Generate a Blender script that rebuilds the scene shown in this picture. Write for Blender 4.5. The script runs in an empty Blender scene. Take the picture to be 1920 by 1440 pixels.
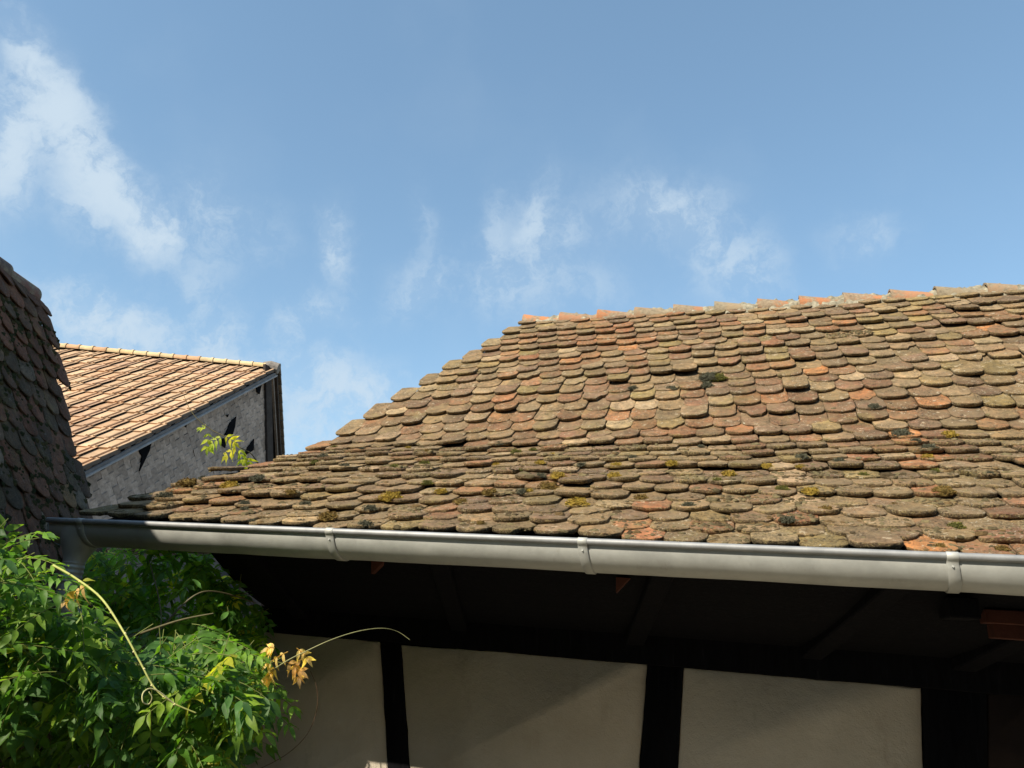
import bpy, math, random
import numpy as np
from mathutils import Vector, Matrix

random.seed(7)
rng = np.random.default_rng(11)
sc = bpy.context.scene

# ------------------------------------------------------------------ camera
FPX = 1450.0
_p, _r = math.radians(18), math.radians(3)
CF = np.array([0, math.cos(_p), math.sin(_p)])
_u0 = np.array([0, -math.sin(_p), math.cos(_p)])
_x0 = np.array([1.0, 0, 0])
CR = _x0 * math.cos(_r) + _u0 * math.sin(_r)
CU = _u0 * math.cos(_r) - _x0 * math.sin(_r)
EYE = 1.6                                    # eye height above the yard


def P(u, v, z):
    """world point seen at photo pixel (u, v) at the given distance along the view axis"""
    w = CR * ((u - 960) / FPX * z) - CU * ((v - 720) / FPX * z) + CF * z
    return w + np.array([0, 0, EYE])


cam_d = bpy.data.cameras.new('camera')
cam = bpy.data.objects.new('camera', cam_d)
sc.collection.objects.link(cam)
M = Matrix(((CR[0], CU[0], -CF[0], 0), (CR[1], CU[1], -CF[1], 0), (CR[2], CU[2], -CF[2], EYE), (0, 0, 0, 1)))
cam.matrix_world = M
cam_d.sensor_width = 36
cam_d.lens = 36 * FPX / 1920
cam_d.clip_start = 0.05
cam_d.clip_end = 2000
sc.camera = cam

# ------------------------------------------------------------------ sun, sky, exposure
SUN = np.array([-0.52, -0.52, 0.60])
SUN = SUN / np.linalg.norm(SUN)
sl = bpy.data.lights.new('sun', 'SUN')
sl.energy = 4.9
sl.angle = math.radians(0.5)
sl.color = (1.0, 0.90, 0.74)
so = bpy.data.objects.new('sun', sl)
sc.collection.objects.link(so)
so.rotation_euler = Vector(SUN).to_track_quat('Z', 'Y').to_euler()
so.location = (-6, -6, 9)

sc.view_settings.view_transform = 'Standard'
sc.view_settings.look = 'None'
sc.view_settings.exposure = 0.78
sc.view_settings.gamma = 1
sc.render.resolution_x = 1024
sc.render.resolution_y = 768
try:
    sc.cycles.max_bounces = 6
except Exception:
    pass

world = bpy.data.worlds.new('World')
sc.world = world
world.use_nodes = True
SKY_STRENGTH = 0.15


class NT:
    """small helper for writing node graphs"""
    def __init__(s, tree):
        s.t = tree; s.n = tree.nodes; s.l = tree.links

    def _set(s, sock, v):
        if v is None: return
        if isinstance(v, bpy.types.NodeSocket): s.l.new(v, sock)
        else: sock.default_value = v

    def math(s, op, a, b=None, c=None, clamp=False):
        n = s.n.new('ShaderNodeMath'); n.operation = op; n.use_clamp = clamp
        s._set(n.inputs[0], a); s._set(n.inputs[1], b)
        if c is not None: s._set(n.inputs[2], c)
        return n.outputs[0]

    def vm(s, op, a, b=None, out=0):
        n = s.n.new('ShaderNodeVectorMath'); n.operation = op
        s._set(n.inputs[0], a); s._set(n.inputs[1], b)
        return n.outputs[out]

    def scale(s, a, k):
        n = s.n.new('ShaderNodeVectorMath'); n.operation = 'SCALE'
        s._set(n.inputs[0], a); s._set(n.inputs['Scale'], k)
        return n.outputs[0]

    def noise(s, vec, scale, detail=4, rough=0.55, out='Fac', dist=0.0):
        n = s.n.new('ShaderNodeTexNoise')
        s._set(n.inputs['Vector'], vec); s._set(n.inputs['Scale'], scale)
        s._set(n.inputs['Detail'], detail); s._set(n.inputs['Roughness'], rough)
        s._set(n.inputs['Distortion'], dist)
        return n.outputs[out]

    def vor(s, vec, scale, feature='F1', out='Distance', rnd=1.0):
        n = s.n.new('ShaderNodeTexVoronoi'); n.feature = feature
        s._set(n.inputs['Vector'], vec); s._set(n.inputs['Scale'], scale)
        s._set(n.inputs['Randomness'], rnd)
        return n.outputs[out]

    def ramp(s, fac, stops, interp='LINEAR'):
        n = s.n.new('ShaderNodeValToRGB'); cr = n.color_ramp; cr.interpolation = interp
        while len(cr.elements) < len(stops): cr.elements.new(0.5)
        for e, (pos, col) in zip(cr.elements, stops):
            e.position = pos
            e.color = tuple(col) + (1,) if len(col) == 3 else col
        s._set(n.inputs[0], fac)
        return n.outputs[0]

    def step(s, fac, lo, hi):
        n = s.n.new('ShaderNodeMapRange'); n.interpolation_type = 'SMOOTHSTEP'
        s._set(n.inputs['Value'], fac); s._set(n.inputs['From Min'], lo); s._set(n.inputs['From Max'], hi)
        return n.outputs[0]

    def mix(s, f, a, b, mode='MIX'):
        n = s.n.new('ShaderNodeMix'); n.data_type = 'RGBA'; n.blend_type = mode
        s._set(n.inputs[0], f)
        for sock, v in ((n.inputs[6], a), (n.inputs[7], b)):
            if isinstance(v, (tuple, list)): v = tuple(v) + (1,) if len(v) == 3 else v
            s._set(sock, v)
        return n.outputs[2]

    def attr(s, name, out='Color'):
        n = s.n.new('ShaderNodeAttribute'); n.attribute_name = name
        return n.outputs[out]

    def bump(s, h, strength, dist, normal=None):
        n = s.n.new('ShaderNodeBump')
        s._set(n.inputs['Height'], h); n.inputs['Strength'].default_value = strength
        n.inputs['Distance'].default_value = dist
        if normal is not None: s._set(n.inputs['Normal'], normal)
        return n.outputs[0]


def build_world():
    N = NT(world.node_tree)
    for n in list(N.n): N.n.remove(n)
    out = N.n.new('ShaderNodeOutputWorld')
    bg = N.n.new('ShaderNodeBackground')
    sky = N.n.new('ShaderNodeTexSky'); sky.sky_type = 'NISHITA'
    sky.sun_disc = False
    sky.sun_elevation = math.asin(SUN[2])
    sky.sun_rotation = math.atan2(SUN[0], SUN[1])
    sky.altitude = 150; sky.air_density = 1.0; sky.dust_density = 0.6; sky.ozone_density = 1.0
    tc = N.n.new('ShaderNodeTexCoord')
    d = tc.outputs['Generated']
    # thin torn clouds: soft patches in chosen directions of the sky, broken up by noise
    w1 = N.noise(d, 7.0, 5, 0.6, 'Color')
    w2 = N.noise(d, 26.0, 4, 0.6, 'Color')
    wv = N.vm('ADD', N.scale(N.vm('SUBTRACT', w1, (0.5, 0.5, 0.5)), 0.07), N.scale(N.vm('SUBTRACT', w2, (0.5, 0.5, 0.5)), 0.035))
    dw = N.vm('ADD', d, wv)
    # (u, v, half width, half height, tilt in degrees, strength)
    blobs = [(45, 110, 26, 55, -35, .7), (90, 175, 34, 55, -35, .8), (50, 225, 30, 40, -20, .4), (130, 250, 38, 60, -38, 1.0), (170, 315, 34, 55, -42, .95), (212, 368, 36, 50, -45, .95),
             (255, 400, 34, 45, -45, .7), (300, 435, 42, 34, 20, .95), (150, 380, 30, 50, -30, .4), (5, 300, 50, 60, 0, 1.1), (20, 210, 55, 60, 0, .5), (400, 410, 35, 70, -25, .38), (630, 455, 22, 50, -15, .62),
             (785, 525, 55, 30, -40, .42), (790, 410, 20, 50, -10, .16), (1003, 430, 26, 65, 5, .62), (935, 455, 22, 70, 0, .36), (1065, 430, 40, 40, 0, .3),
             (1238, 395, 75, 42, 0, .62), (1350, 480, 45, 70, -20, .45), (1425, 500, 35, 60, -10, .35), (1620, 450, 50, 35, 15, .28),
             (175, 590, 75, 45, 10, .7), (290, 640, 130, 50, 20, .55), (415, 640, 40, 60, -30, .45), (610, 580, 44, 26, 20, .38),
             (545, 610, 28, 35, 0, .35), (600, 725, 100, 50, 15, .50), (690, 750, 80, 45, 0, .42), (560, 810, 90, 60, 0, .4), (950, 540, 80, 55, 0, .28),
             (375, 530, 35, 40, 0, .25), (1080, 540, 80, 40, 0, .18), (500, 440, 40, 40, 0, .15)]
    acc = None
    for (u, v, a, b, tilt, st) in blobs:
        c = P(u, v, 1.0) - np.array([0, 0, EYE])
        L = np.linalg.norm(c); c = c / L
        ang = -math.radians(tilt)
        rx = np.cross(c, [0, 0, 1]); rx /= np.linalg.norm(rx); ry = np.cross(rx, c)
        # real axes of the patch on the sky
        ax = rx * math.cos(ang) + ry * math.sin(ang); ay = ry * math.cos(ang) - rx * math.sin(ang)
        sa, sb = a / FPX / L, b / FPX / L
        dc = N.vm('SUBTRACT', dw, tuple(c))
        x = N.vm('DOT_PRODUCT', dc, tuple(ax / sa), out=1)
        y = N.vm('DOT_PRODUCT', dc, tuple(ay / sb), out=1)
        r2 = N.math('ADD', N.math('MULTIPLY', x, x), N.math('MULTIPLY', y, y))
        # keep to the near half of the sky
        g = N.math('MULTIPLY', N.math('EXPONENT', N.math('MULTIPLY', r2, -0.8)), st)
        acc = g if acc is None else N.math('ADD', acc, g)
    st = N.vm('MULTIPLY', dw, (1.0, 1.0, 0.9))
    n1 = N.noise(st, 19.0, 8, 0.66)
    n2 = N.noise(st, 5.0, 4, 0.5)
    dens = N.math('MULTIPLY', acc, N.math('ADD', 0.25, N.math('MULTIPLY', N.step(n1, 0.40, 0.64), 1.35)))
    veil = N.math('MULTIPLY', N.step(n2, 0.45, 0.75), 0.07)
    dens = N.math('ADD', N.math('MULTIPLY', dens, 1.5), veil)
    dens = N.math('MULTIPLY', N.math('SUBTRACT', 1.0, N.math('EXPONENT', N.math('MULTIPLY', dens, -1.0))), 0.95)
    hs = N.n.new('ShaderNodeHueSaturation')
    hs.inputs['Saturation'].default_value = 0.97
    hs.inputs['Value'].default_value = 1.0
    N.l.new(sky.outputs[0], hs.inputs['Color'])
    blue = N.mix(1.0, hs.outputs[0], (1.02, 1.05, 1.03), 'MULTIPLY')
    gm = N.n.new('ShaderNodeGamma'); gm.inputs[1].default_value = 0.68
    N.l.new(blue, gm.inputs[0])
    blue = N.mix(1.0, gm.outputs[0], (0.86, 1.08, 1.20), 'MULTIPLY')
    col = N.mix(dens, blue, (2.45, 2.95, 3.4))
    N.l.new(col, bg.inputs['Color'])
    bg.inputs['Strength'].default_value = SKY_STRENGTH
    N.l.new(bg.outputs[0], out.inputs[0])


build_world()


# ------------------------------------------------------------------ numpy noise
def _hash(ix, iy, iz, seed):
    h = (ix * 374761393 + iy * 668265263 + iz * 1274126177 + seed * 362437) & 0x7fffffff
    h = (h ^ (h >> 13)) * 1103515245 & 0x7fffffff
    h = h ^ (h >> 16)
    return (h & 0xffff) / 32768.0 - 1.0


def vnoise(p, scale, seed=0):
    q = np.asarray(p, float) * scale
    i = np.floor(q).astype(np.int64); f = q - i; f = f * f * (3 - 2 * f)
    r = 0
    for a in (0, 1):
        for b in (0, 1):
            for c in (0, 1):
                w = (f[..., 0] if a else 1 - f[..., 0]) * (f[..., 1] if b else 1 - f[..., 1]) * (f[..., 2] if c else 1 - f[..., 2])
                r = r + w * _hash(i[..., 0] + a, i[..., 1] + b, i[..., 2] + c, seed)
    return r


def fbm(p, scale, seed=0, octs=3):
    return sum(vnoise(p, scale * 2 ** k, seed + k) * 0.5 ** k for k in range(octs))


# ------------------------------------------------------------------ mesh helpers
class MB:
    """collects vertices, faces and per-vertex colours, then links them as one mesh object"""
    def __init__(s):
        s.v = []; s.f = []; s.c = []; s.n = 0

    def add(s, verts, faces, col=None):
        verts = np.asarray(verts, float).reshape(-1, 3)
        s.v.append(verts)
        s.f += [tuple(int(i) + s.n for i in f) for f in faces]
        if col is None: col = (0.5, 0.5, 0.5)
        col = np.asarray(col, float)
        if col.ndim == 1: col = np.tile(col, (len(verts), 1))
        if col.shape[1] == 3: col = np.concatenate([col, np.ones((len(col), 1))], 1)
        s.c.append(col); s.n += len(verts)

    def box(s, o, ex, ey, ez, col=None, bev=0.0):
        """box from corner-centre o with three full edge vectors (centred)"""
        o, ex, ey, ez = map(lambda t: np.asarray(t, float), (o, ex, ey, ez))
        V = []
        if bev <= 0:
            for a in (-.5, .5):
                for b in (-.5, .5):
                    for c in (-.5, .5): V.append(o + a * ex + b * ey + c * ez)
            F = [(0, 1, 3, 2), (4, 6, 7, 5), (0, 4, 5, 1), (2, 3, 7, 6), (0, 2, 6, 4), (1, 5, 7, 3)]
            s.add(V, F, col); return
        lx, ly, lz = (np.linalg.norm(t) for t in (ex, ey, ez))
        ux, uy, uz = ex / lx, ey / ly, ez / lz
        idx = {}
        for a in (-1, 1):
            for b in (-1, 1):
                for c in (-1, 1):
                    base = np.array([a * lx / 2, b * ly / 2, c * lz / 2])
                    for k in range(3):
                        q = base.copy()
                        for m, sg in enumerate((a, b, c)):
                            if m != k: q[m] -= sg * bev
                        idx[(a, b, c, k)] = len(V)
                        V.append(o + ux * q[0] + uy * q[1] + uz * q[2])
        F = []
        for k in range(3):
            m, n = [(1, 2), (0, 2), (0, 1)][k]
            for sg in (-1, 1):
                def key(p, q):
                    t = [0, 0, 0]; t[k] = sg; t[m] = p; t[n] = q
                    return idx[(t[0], t[1], t[2], k)]
                F.append((key(-1, -1), key(1, -1), key(1, 1), key(-1, 1)))
        for k in range(3):                                    # edges running along axis k
            m, n = [(1, 2), (0, 2), (0, 1)][k]
            for p in (-1, 1):
                for q in (-1, 1):
                    def key(sg, which):
                        t = [0, 0, 0]; t[k] = sg; t[m] = p; t[n] = q
                        return idx[(t[0], t[1], t[2], which)]
                    F.append((key(-1, m), key(1, m), key(1, n), key(-1, n)))
        for a in (-1, 1):
            for b in (-1, 1):
                for c in (-1, 1): F.append((idx[(a, b, c, 0)], idx[(a, b, c, 1)], idx[(a, b, c, 2)]))
        s.add(V, F, col)

    def tube(s, pts, rad, seg=8, col=None, cap=True):
        pts = np.asarray(pts, float); n = len(pts)
        rad = np.full(n, rad) if np.isscalar(rad) else np.asarray(rad)
        T = np.gradient(pts, axis=0); T /= np.linalg.norm(T, axis=1)[:, None] + 1e-12
        up = np.array([0, 0, 1.0])
        if abs(T[0] @ up) > 0.9: up = np.array([1.0, 0, 0])
        V = []; a = np.cross(T[0], up); a /= np.linalg.norm(a)
        for i in range(n):
            a = a - T[i] * (a @ T[i]); a /= np.linalg.norm(a); b = np.cross(T[i], a)
            for k in range(seg):
                t = 2 * math.pi * k / seg
                V.append(pts[i] + rad[i] * (a * math.cos(t) + b * math.sin(t)))
        F = [(i * seg + k, i * seg + (k + 1) % seg, (i + 1) * seg + (k + 1) % seg, (i + 1) * seg + k) for i in range(n - 1) for k in range(seg)]
        if cap:
            F.append(tuple(range(seg - 1, -1, -1))); F.append(tuple((n - 1) * seg + k for k in range(seg)))
        s.add(V, F, col)

    def grid(s, G, col=None):
        """surface through a (rows, cols, 3) grid"""
        G = np.asarray(G, float); r, c = G.shape[:2]
        F = [(i * c + j, i * c + j + 1, (i + 1) * c + j + 1, (i + 1) * c + j) for i in range(r - 1) for j in range(c - 1)]
        s.add(G.reshape(-1, 3), F, col)

    def build(s, name, mat, parent=None, smooth=False, autosmooth=None):
        V = np.concatenate(s.v); C = np.concatenate(s.c)
        root = parent
        while root is not None and root.parent is not None: root = root.parent
        if root is not None: V = V - np.array(root.location)
        me = bpy.data.meshes.new(name)
        me.from_pydata(V.tolist(), [], s.f)
        ca = me.color_attributes.new('tint', 'FLOAT_COLOR', 'POINT')
        ca.data.foreach_set('color', C.astype(np.float32).ravel())
        if smooth or autosmooth:
            me.polygons.foreach_set('use_smooth', [True] * len(me.polygons))
        me.update()
        if autosmooth: me.set_sharp_from_angle(angle=math.radians(autosmooth))
        me.materials.append(mat)
        o = bpy.data.objects.new(name, me)
        sc.collection.objects.link(o)
        if parent is not None: o.parent = parent
        return o


def tag(o, label=None, cat=None, group=None, kind=None):
    if label: o['label'] = label
    if cat: o['category'] = cat
    if group: o['group'] = group
    if kind: o['kind'] = kind
    return o


def empty(name, loc, label, cat, group=None):
    o = bpy.data.objects.new(name, None)
    o.location = tuple(float(t) for t in loc); o.empty_display_size = 0.2
    sc.collection.objects.link(o)
    return tag(o, label, cat, group)


def nrm(v):
    v = np.asarray(v, float); return v / np.linalg.norm(v)


# ------------------------------------------------------------------ materials
def newmat(name):
    m = bpy.data.materials.new(name); m.use_nodes = True
    N = NT(m.node_tree)
    for n in list(N.n): N.n.remove(n)
    out = N.n.new('ShaderNodeOutputMaterial'); b = N.n.new('ShaderNodeBsdfPrincipled')
    N.l.new(b.outputs[0], out.inputs[0])
    tc = N.n.new('ShaderNodeTexCoord')
    return m, N, b, tc.outputs['Object'], out


def tile_material(name, lichen=0.6, dark=1.0, crust=1.0, grime=(0.15, 0.122, 0.068), pale=(0.46, 0.38, 0.26)):
    m, N, b, oc, out = newmat(name)
    base = N.attr('tint')
    edge = N.attr('tint', 'Alpha')
    geo = N.n.new('ShaderNodeNewGeometry')
    # mottling of the clay itself, with faint striations down the tile
    n_a = N.noise(oc, 30, 6, 0.72)
    c = N.mix(1.0, base, N.ramp(n_a, [(0.30, (0.55, 0.54, 0.52)), (0.5, (1.0, 1.0, 1.0)), (0.72, (1.5, 1.42, 1.28))]), 'MULTIPLY')
    n_b = N.noise(oc, 13, 6, 0.70)
    n_c = N.noise(oc, 105, 4, 0.75)
    # grey-olive lichen film
    film = N.step(N.math('ADD', N.math('MULTIPLY', n_b, 0.62), N.math('MULTIPLY', n_c, 0.38)), 0.49 - 0.06 * lichen, 0.56 - 0.04 * lichen)
    c = N.mix(N.math('MULTIPLY', film, 0.55 * lichen), c, grime)
    # pale crusts and whitish spots
    sp = N.step(N.math('ADD', N.math('MULTIPLY', N.noise(oc, 22, 5, 0.7), 0.7), N.math('MULTIPLY', n_c, 0.3)), 0.575, 0.615)
    c = N.mix(N.math('MULTIPLY', sp, 0.62 * crust), c, pale)
    fl = N.math('MULTIPLY', N.step(N.noise(oc, 75, 4, 0.75), 0.60, 0.65), N.step(N.noise(oc, 6, 2, 0.5), 0.46, 0.58))
    c = N.mix(N.math('MULTIPLY', fl, 0.8 * crust), c, (0.50, 0.46, 0.36))
    # broken edges: dark pits and yellowish crumbs; dark share also paints in shade lines
    e1 = N.step(N.noise(oc, 130, 3, 0.7), 0.48, 0.62)
    ecol = N.mix(e1, N.mix(0.45, c, (0.055, 0.038, 0.024)), N.mix(0.62, c, (0.34 * dark, 0.27 * dark, 0.12 * dark)))
    c = N.mix(N.math('MULTIPLY', N.math('SUBTRACT', 1.0, edge), 0.9), c, ecol)
    # yellow-green lichen
    yl = N.math('MULTIPLY', N.step(N.noise(oc, 7, 3, 0.5), 0.56, 0.68), N.step(n_c, 0.42, 0.6))
    c = N.mix(N.math('MULTIPLY', yl, 0.4 * lichen), c, (0.27, 0.23, 0.065))
    # dark crumbs of dry moss
    v1 = N.noise(oc, 125, 3, 0.7)
    crumbs = N.math('MULTIPLY', N.step(v1, 0.54, 0.62), N.step(N.noise(oc, 8, 3, 0.6), 0.44, 0.58))
    c = N.mix(N.math('MULTIPLY', crumbs, 0.8), c, (0.06, 0.047, 0.028))
    N.l.new(c, b.inputs['Base Color'])
    b.inputs['Roughness'].default_value = 0.92
    b.inputs['Specular IOR Level'].default_value = 0.25
    h = N.math('ADD', N.math('MULTIPLY', n_c, 0.6), N.math('MULTIPLY', N.noise(oc, 260, 3, 0.7), 0.5))
    h = N.math('ADD', h, N.math('MULTIPLY', crumbs, 0.9))
    h = N.math('ADD', h, N.math('MULTIPLY', n_a, 1.2))
    N.l.new(N.bump(h, 1.0, 0.007), b.inputs['Normal'])
    return m


MAT_TILE = tile_material('weathered_clay_tile', 0.8, 1.0, 1.0)
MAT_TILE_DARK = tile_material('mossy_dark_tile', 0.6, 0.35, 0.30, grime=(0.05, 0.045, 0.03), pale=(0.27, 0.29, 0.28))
MAT_TILE_BARN = None


def simple_mat(name, col, rough=0.8, spec=0.3, bump_scale=60, bump=0.3, var=0.25, vscale=6, metal=0.0, dist=0.004, tint=False):
    m, N, b, oc, out = newmat(name)
    lo = tuple(max(0, c * (1 - var)) for c in col); hi = tuple(min(1, c * (1 + var)) for c in col)
    c = N.ramp(N.noise(oc, vscale, 6, 0.65), [(0.28, lo), (0.72, hi)])
    if tint: c = N.mix(1.0, N.attr('tint'), N.ramp(N.noise(oc, vscale, 6, 0.65), [(0.25, (1 - var,) * 3), (0.75, (1 + var,) * 3)]), 'MULTIPLY')
    N.l.new(c, b.inputs['Base Color'])
    b.inputs['Roughness'].default_value = rough; b.inputs['Metallic'].default_value = metal
    b.inputs['Specular IOR Level'].default_value = spec
    if bump: N.l.new(N.bump(N.noise(oc, bump_scale, 6, 0.7), bump, dist), b.inputs['Normal'])
    return m


MAT_TILE_BARN = simple_mat('barn_clay_tile', (0.5, 0.3, 0.2), 0.9, 0.2, 30, 0.2, 0.30, 5, tint=True)
MAT_MORTAR = simple_mat('ridge_mortar', (0.25, 0.225, 0.165), 0.95, 0.1, 45, 1.0, 0.6, 22, dist=0.012)
def ridge_material():
    m, N, b, oc, out = newmat('lichened_ridge_clay')
    f = N.step(N.noise(oc, 9, 6, 0.7), 0.42, 0.56)
    c = N.mix(N.math('MULTIPLY', f, 0.85), N.attr('tint'), N.ramp(N.noise(oc, 40, 4, 0.7), [(0.3, (0.12, 0.10, 0.065)), (0.7, (0.30, 0.25, 0.17))]))
    N.l.new(c, b.inputs['Base Color']); b.inputs['Roughness'].default_value = 0.95
    N.l.new(N.bump(N.noise(oc, 60, 5, 0.7), 0.9, 0.006), b.inputs['Normal'])
    return m


MAT_RIDGE = ridge_material()
MAT_GROUND = simple_mat('yard_paving', (0.27, 0.235, 0.175), 0.95, 0.2, 12, 0.5, 0.25, 1.2)
MAT_DIRT = simple_mat('wall_render_grey', (0.36, 0.32, 0.30), 0.9, 0.2, 30, 0.4, 0.2, 4)
MAT_TERRA = simple_mat('broken_red_tile', (0.062, 0.020, 0.012), 0.9, 0.2, 60, 0.5, 0.3, 10)
MAT_MOSS = simple_mat('moss', (0.1, 0.09, 0.03), 1.0, 0.05, 150, 1.0, 0.5, 60, dist=0.006, tint=True)
MAT_FASCIA = simple_mat('weathered_board', (0.21, 0.185, 0.17), 0.9, 0.2, 50, 0.4, 0.3, 10)
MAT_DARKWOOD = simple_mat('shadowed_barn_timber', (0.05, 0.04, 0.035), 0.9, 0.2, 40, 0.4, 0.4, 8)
MAT_SLATE = simple_mat('fibre_cement_shingle', (0.2, 0.17, 0.15), 0.9, 0.2, 45, 0.5, 0.38, 22, tint=True)


def plaster_material():
    m, N, b, oc, out = newmat('aged_cream_plaster')
    c = N.ramp(N.noise(oc, 2.2, 7, 0.62), [(0.25, (0.37, 0.325, 0.255)), (0.75, (0.54, 0.485, 0.395))])
    st = N.step(N.noise(N.vm('MULTIPLY', oc, (9, 9, 2.5)), 1.0, 5, 0.6), 0.56, 0.75)
    c = N.mix(N.math('MULTIPLY', st, 0.28), c, (0.24, 0.19, 0.13))
    sp = N.step(N.noise(oc, 55, 3, 0.6), 0.70, 0.76)
    c = N.mix(N.math('MULTIPLY', sp, 0.3), c, (0.13, 0.11, 0.09))
    N.l.new(c, b.inputs['Base Color']); b.inputs['Roughness'].default_value = 0.95
    b.inputs['Specular IOR Level'].default_value = 0.15
    h = N.math('ADD', N.noise(oc, 150, 4, 0.6), N.math('MULTIPLY', N.noise(oc, 9, 5, 0.6), 4.0))
    N.l.new(N.bump(h, 0.6, 0.004), b.inputs['Normal'])
    return m


def timber_material():
    m, N, b, oc, out = newmat('black_stained_timber')
    g = N.noise(N.vm('MULTIPLY', oc, (60, 60, 5)), 1.0, 6, 0.7)
    c = N.ramp(g, [(0.3, (0.002, 0.002, 0.0027)), (0.62, (0.005, 0.005, 0.0065)), (0.8, (0.024, 0.024, 0.026))])
    N.l.new(c, b.inputs['Base Color']); b.inputs['Roughness'].default_value = 0.9
    b.inputs['Specular IOR Level'].default_value = 0.08
    N.l.new(N.bump(g, 0.6, 0.004), b.inputs['Normal'])
    return m


def zinc_material():
    m, N, b, oc, out = newmat('weathered_zinc')
    n = N.noise(oc, 7, 6, 0.65)
    c = N.ramp(n, [(0.3, (0.31, 0.315, 0.295)), (0.7, (0.43, 0.435, 0.405))])
    sp = N.step(N.noise(oc, 85, 3, 0.6), 0.62, 0.72)
    c = N.mix(N.math('MULTIPLY', sp, 0.35), c, (0.44, 0.44, 0.41))
    dk = N.step(N.noise(N.vm('MULTIPLY', oc, (14, 14, 3)), 1.0, 5, 0.7), 0.58, 0.8)
    c = N.mix(N.math('MULTIPLY', dk, 0.35), c, (0.17, 0.165, 0.145))
    drip = N.step(N.noise(N.vm('MULTIPLY', oc, (22, 22, 1.2)), 1.0, 4, 0.7), 0.60, 0.72)
    c = N.mix(N.math('MULTIPLY', drip, 0.3), c, (0.27, 0.26, 0.22))
    N.l.new(c, b.inputs['Base Color'])
    b.inputs['Metallic'].default_value = 0.35
    N.l.new(N.ramp(n, [(0.3, (0.52,) * 3), (0.7, (0.68,) * 3)]), b.inputs['Roughness'])
    N.l.new(N.bump(N.noise(oc, 12, 4, 0.6), 0.25, 0.004), b.inputs['Normal'])
    return m


def leaf_material(name='wisteria_leaf'):
    m, N, b, oc, out = newmat(name)
    c = N.mix(1.0, N.attr('tint'), N.ramp(N.noise(oc, 30, 4, 0.6), [(0.3, (0.75,) * 3), (0.7, (1.25,) * 3)]), 'MULTIPLY')
    N.l.new(c, b.inputs['Base Color']); b.inputs['Roughness'].default_value = 0.5
    b.inputs['Specular IOR Level'].default_value = 0.25
    tr = N.n.new('ShaderNodeBsdfTranslucent')
    N.l.new(N.mix(1.0, c, (1.9, 2.0, 0.7), 'MULTIPLY'), tr.inputs['Color'])
    mx = N.n.new('ShaderNodeMixShader'); mx.inputs[0].default_value = 0.48
    N.l.new(b.outputs[0], mx.inputs[1]); N.l.new(tr.outputs[0], mx.inputs[2])
    N.l.new(mx.outputs[0], out.inputs[0])
    N.l.new(N.bump(N.noise(oc, 90, 3, 0.5), 0.3, 0.002), b.inputs['Normal'])
    return m


def bead_material():
    m, N, b, oc, out = newmat('dull_zinc_roll')
    N.l.new(N.ramp(N.noise(oc, 12, 6, 0.7), [(0.3, (0.20, 0.207, 0.21)), (0.7, (0.31, 0.317, 0.32))]), b.inputs['Base Color'])
    b.inputs['Metallic'].default_value = 0.4; b.inputs['Roughness'].default_value = 0.6
    return m


MAT_BEAD = bead_material()
MAT_PLASTER = plaster_material(); MAT_TIMBER = timber_material(); MAT_ZINC = zinc_material(); MAT_LEAF = leaf_material()
MAT_STEM = simple_mat('vine_stem', (0.2, 0.2, 0.05), 0.6, 0.3, 80, 0.3, 0.3, 40, tint=True)


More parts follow.
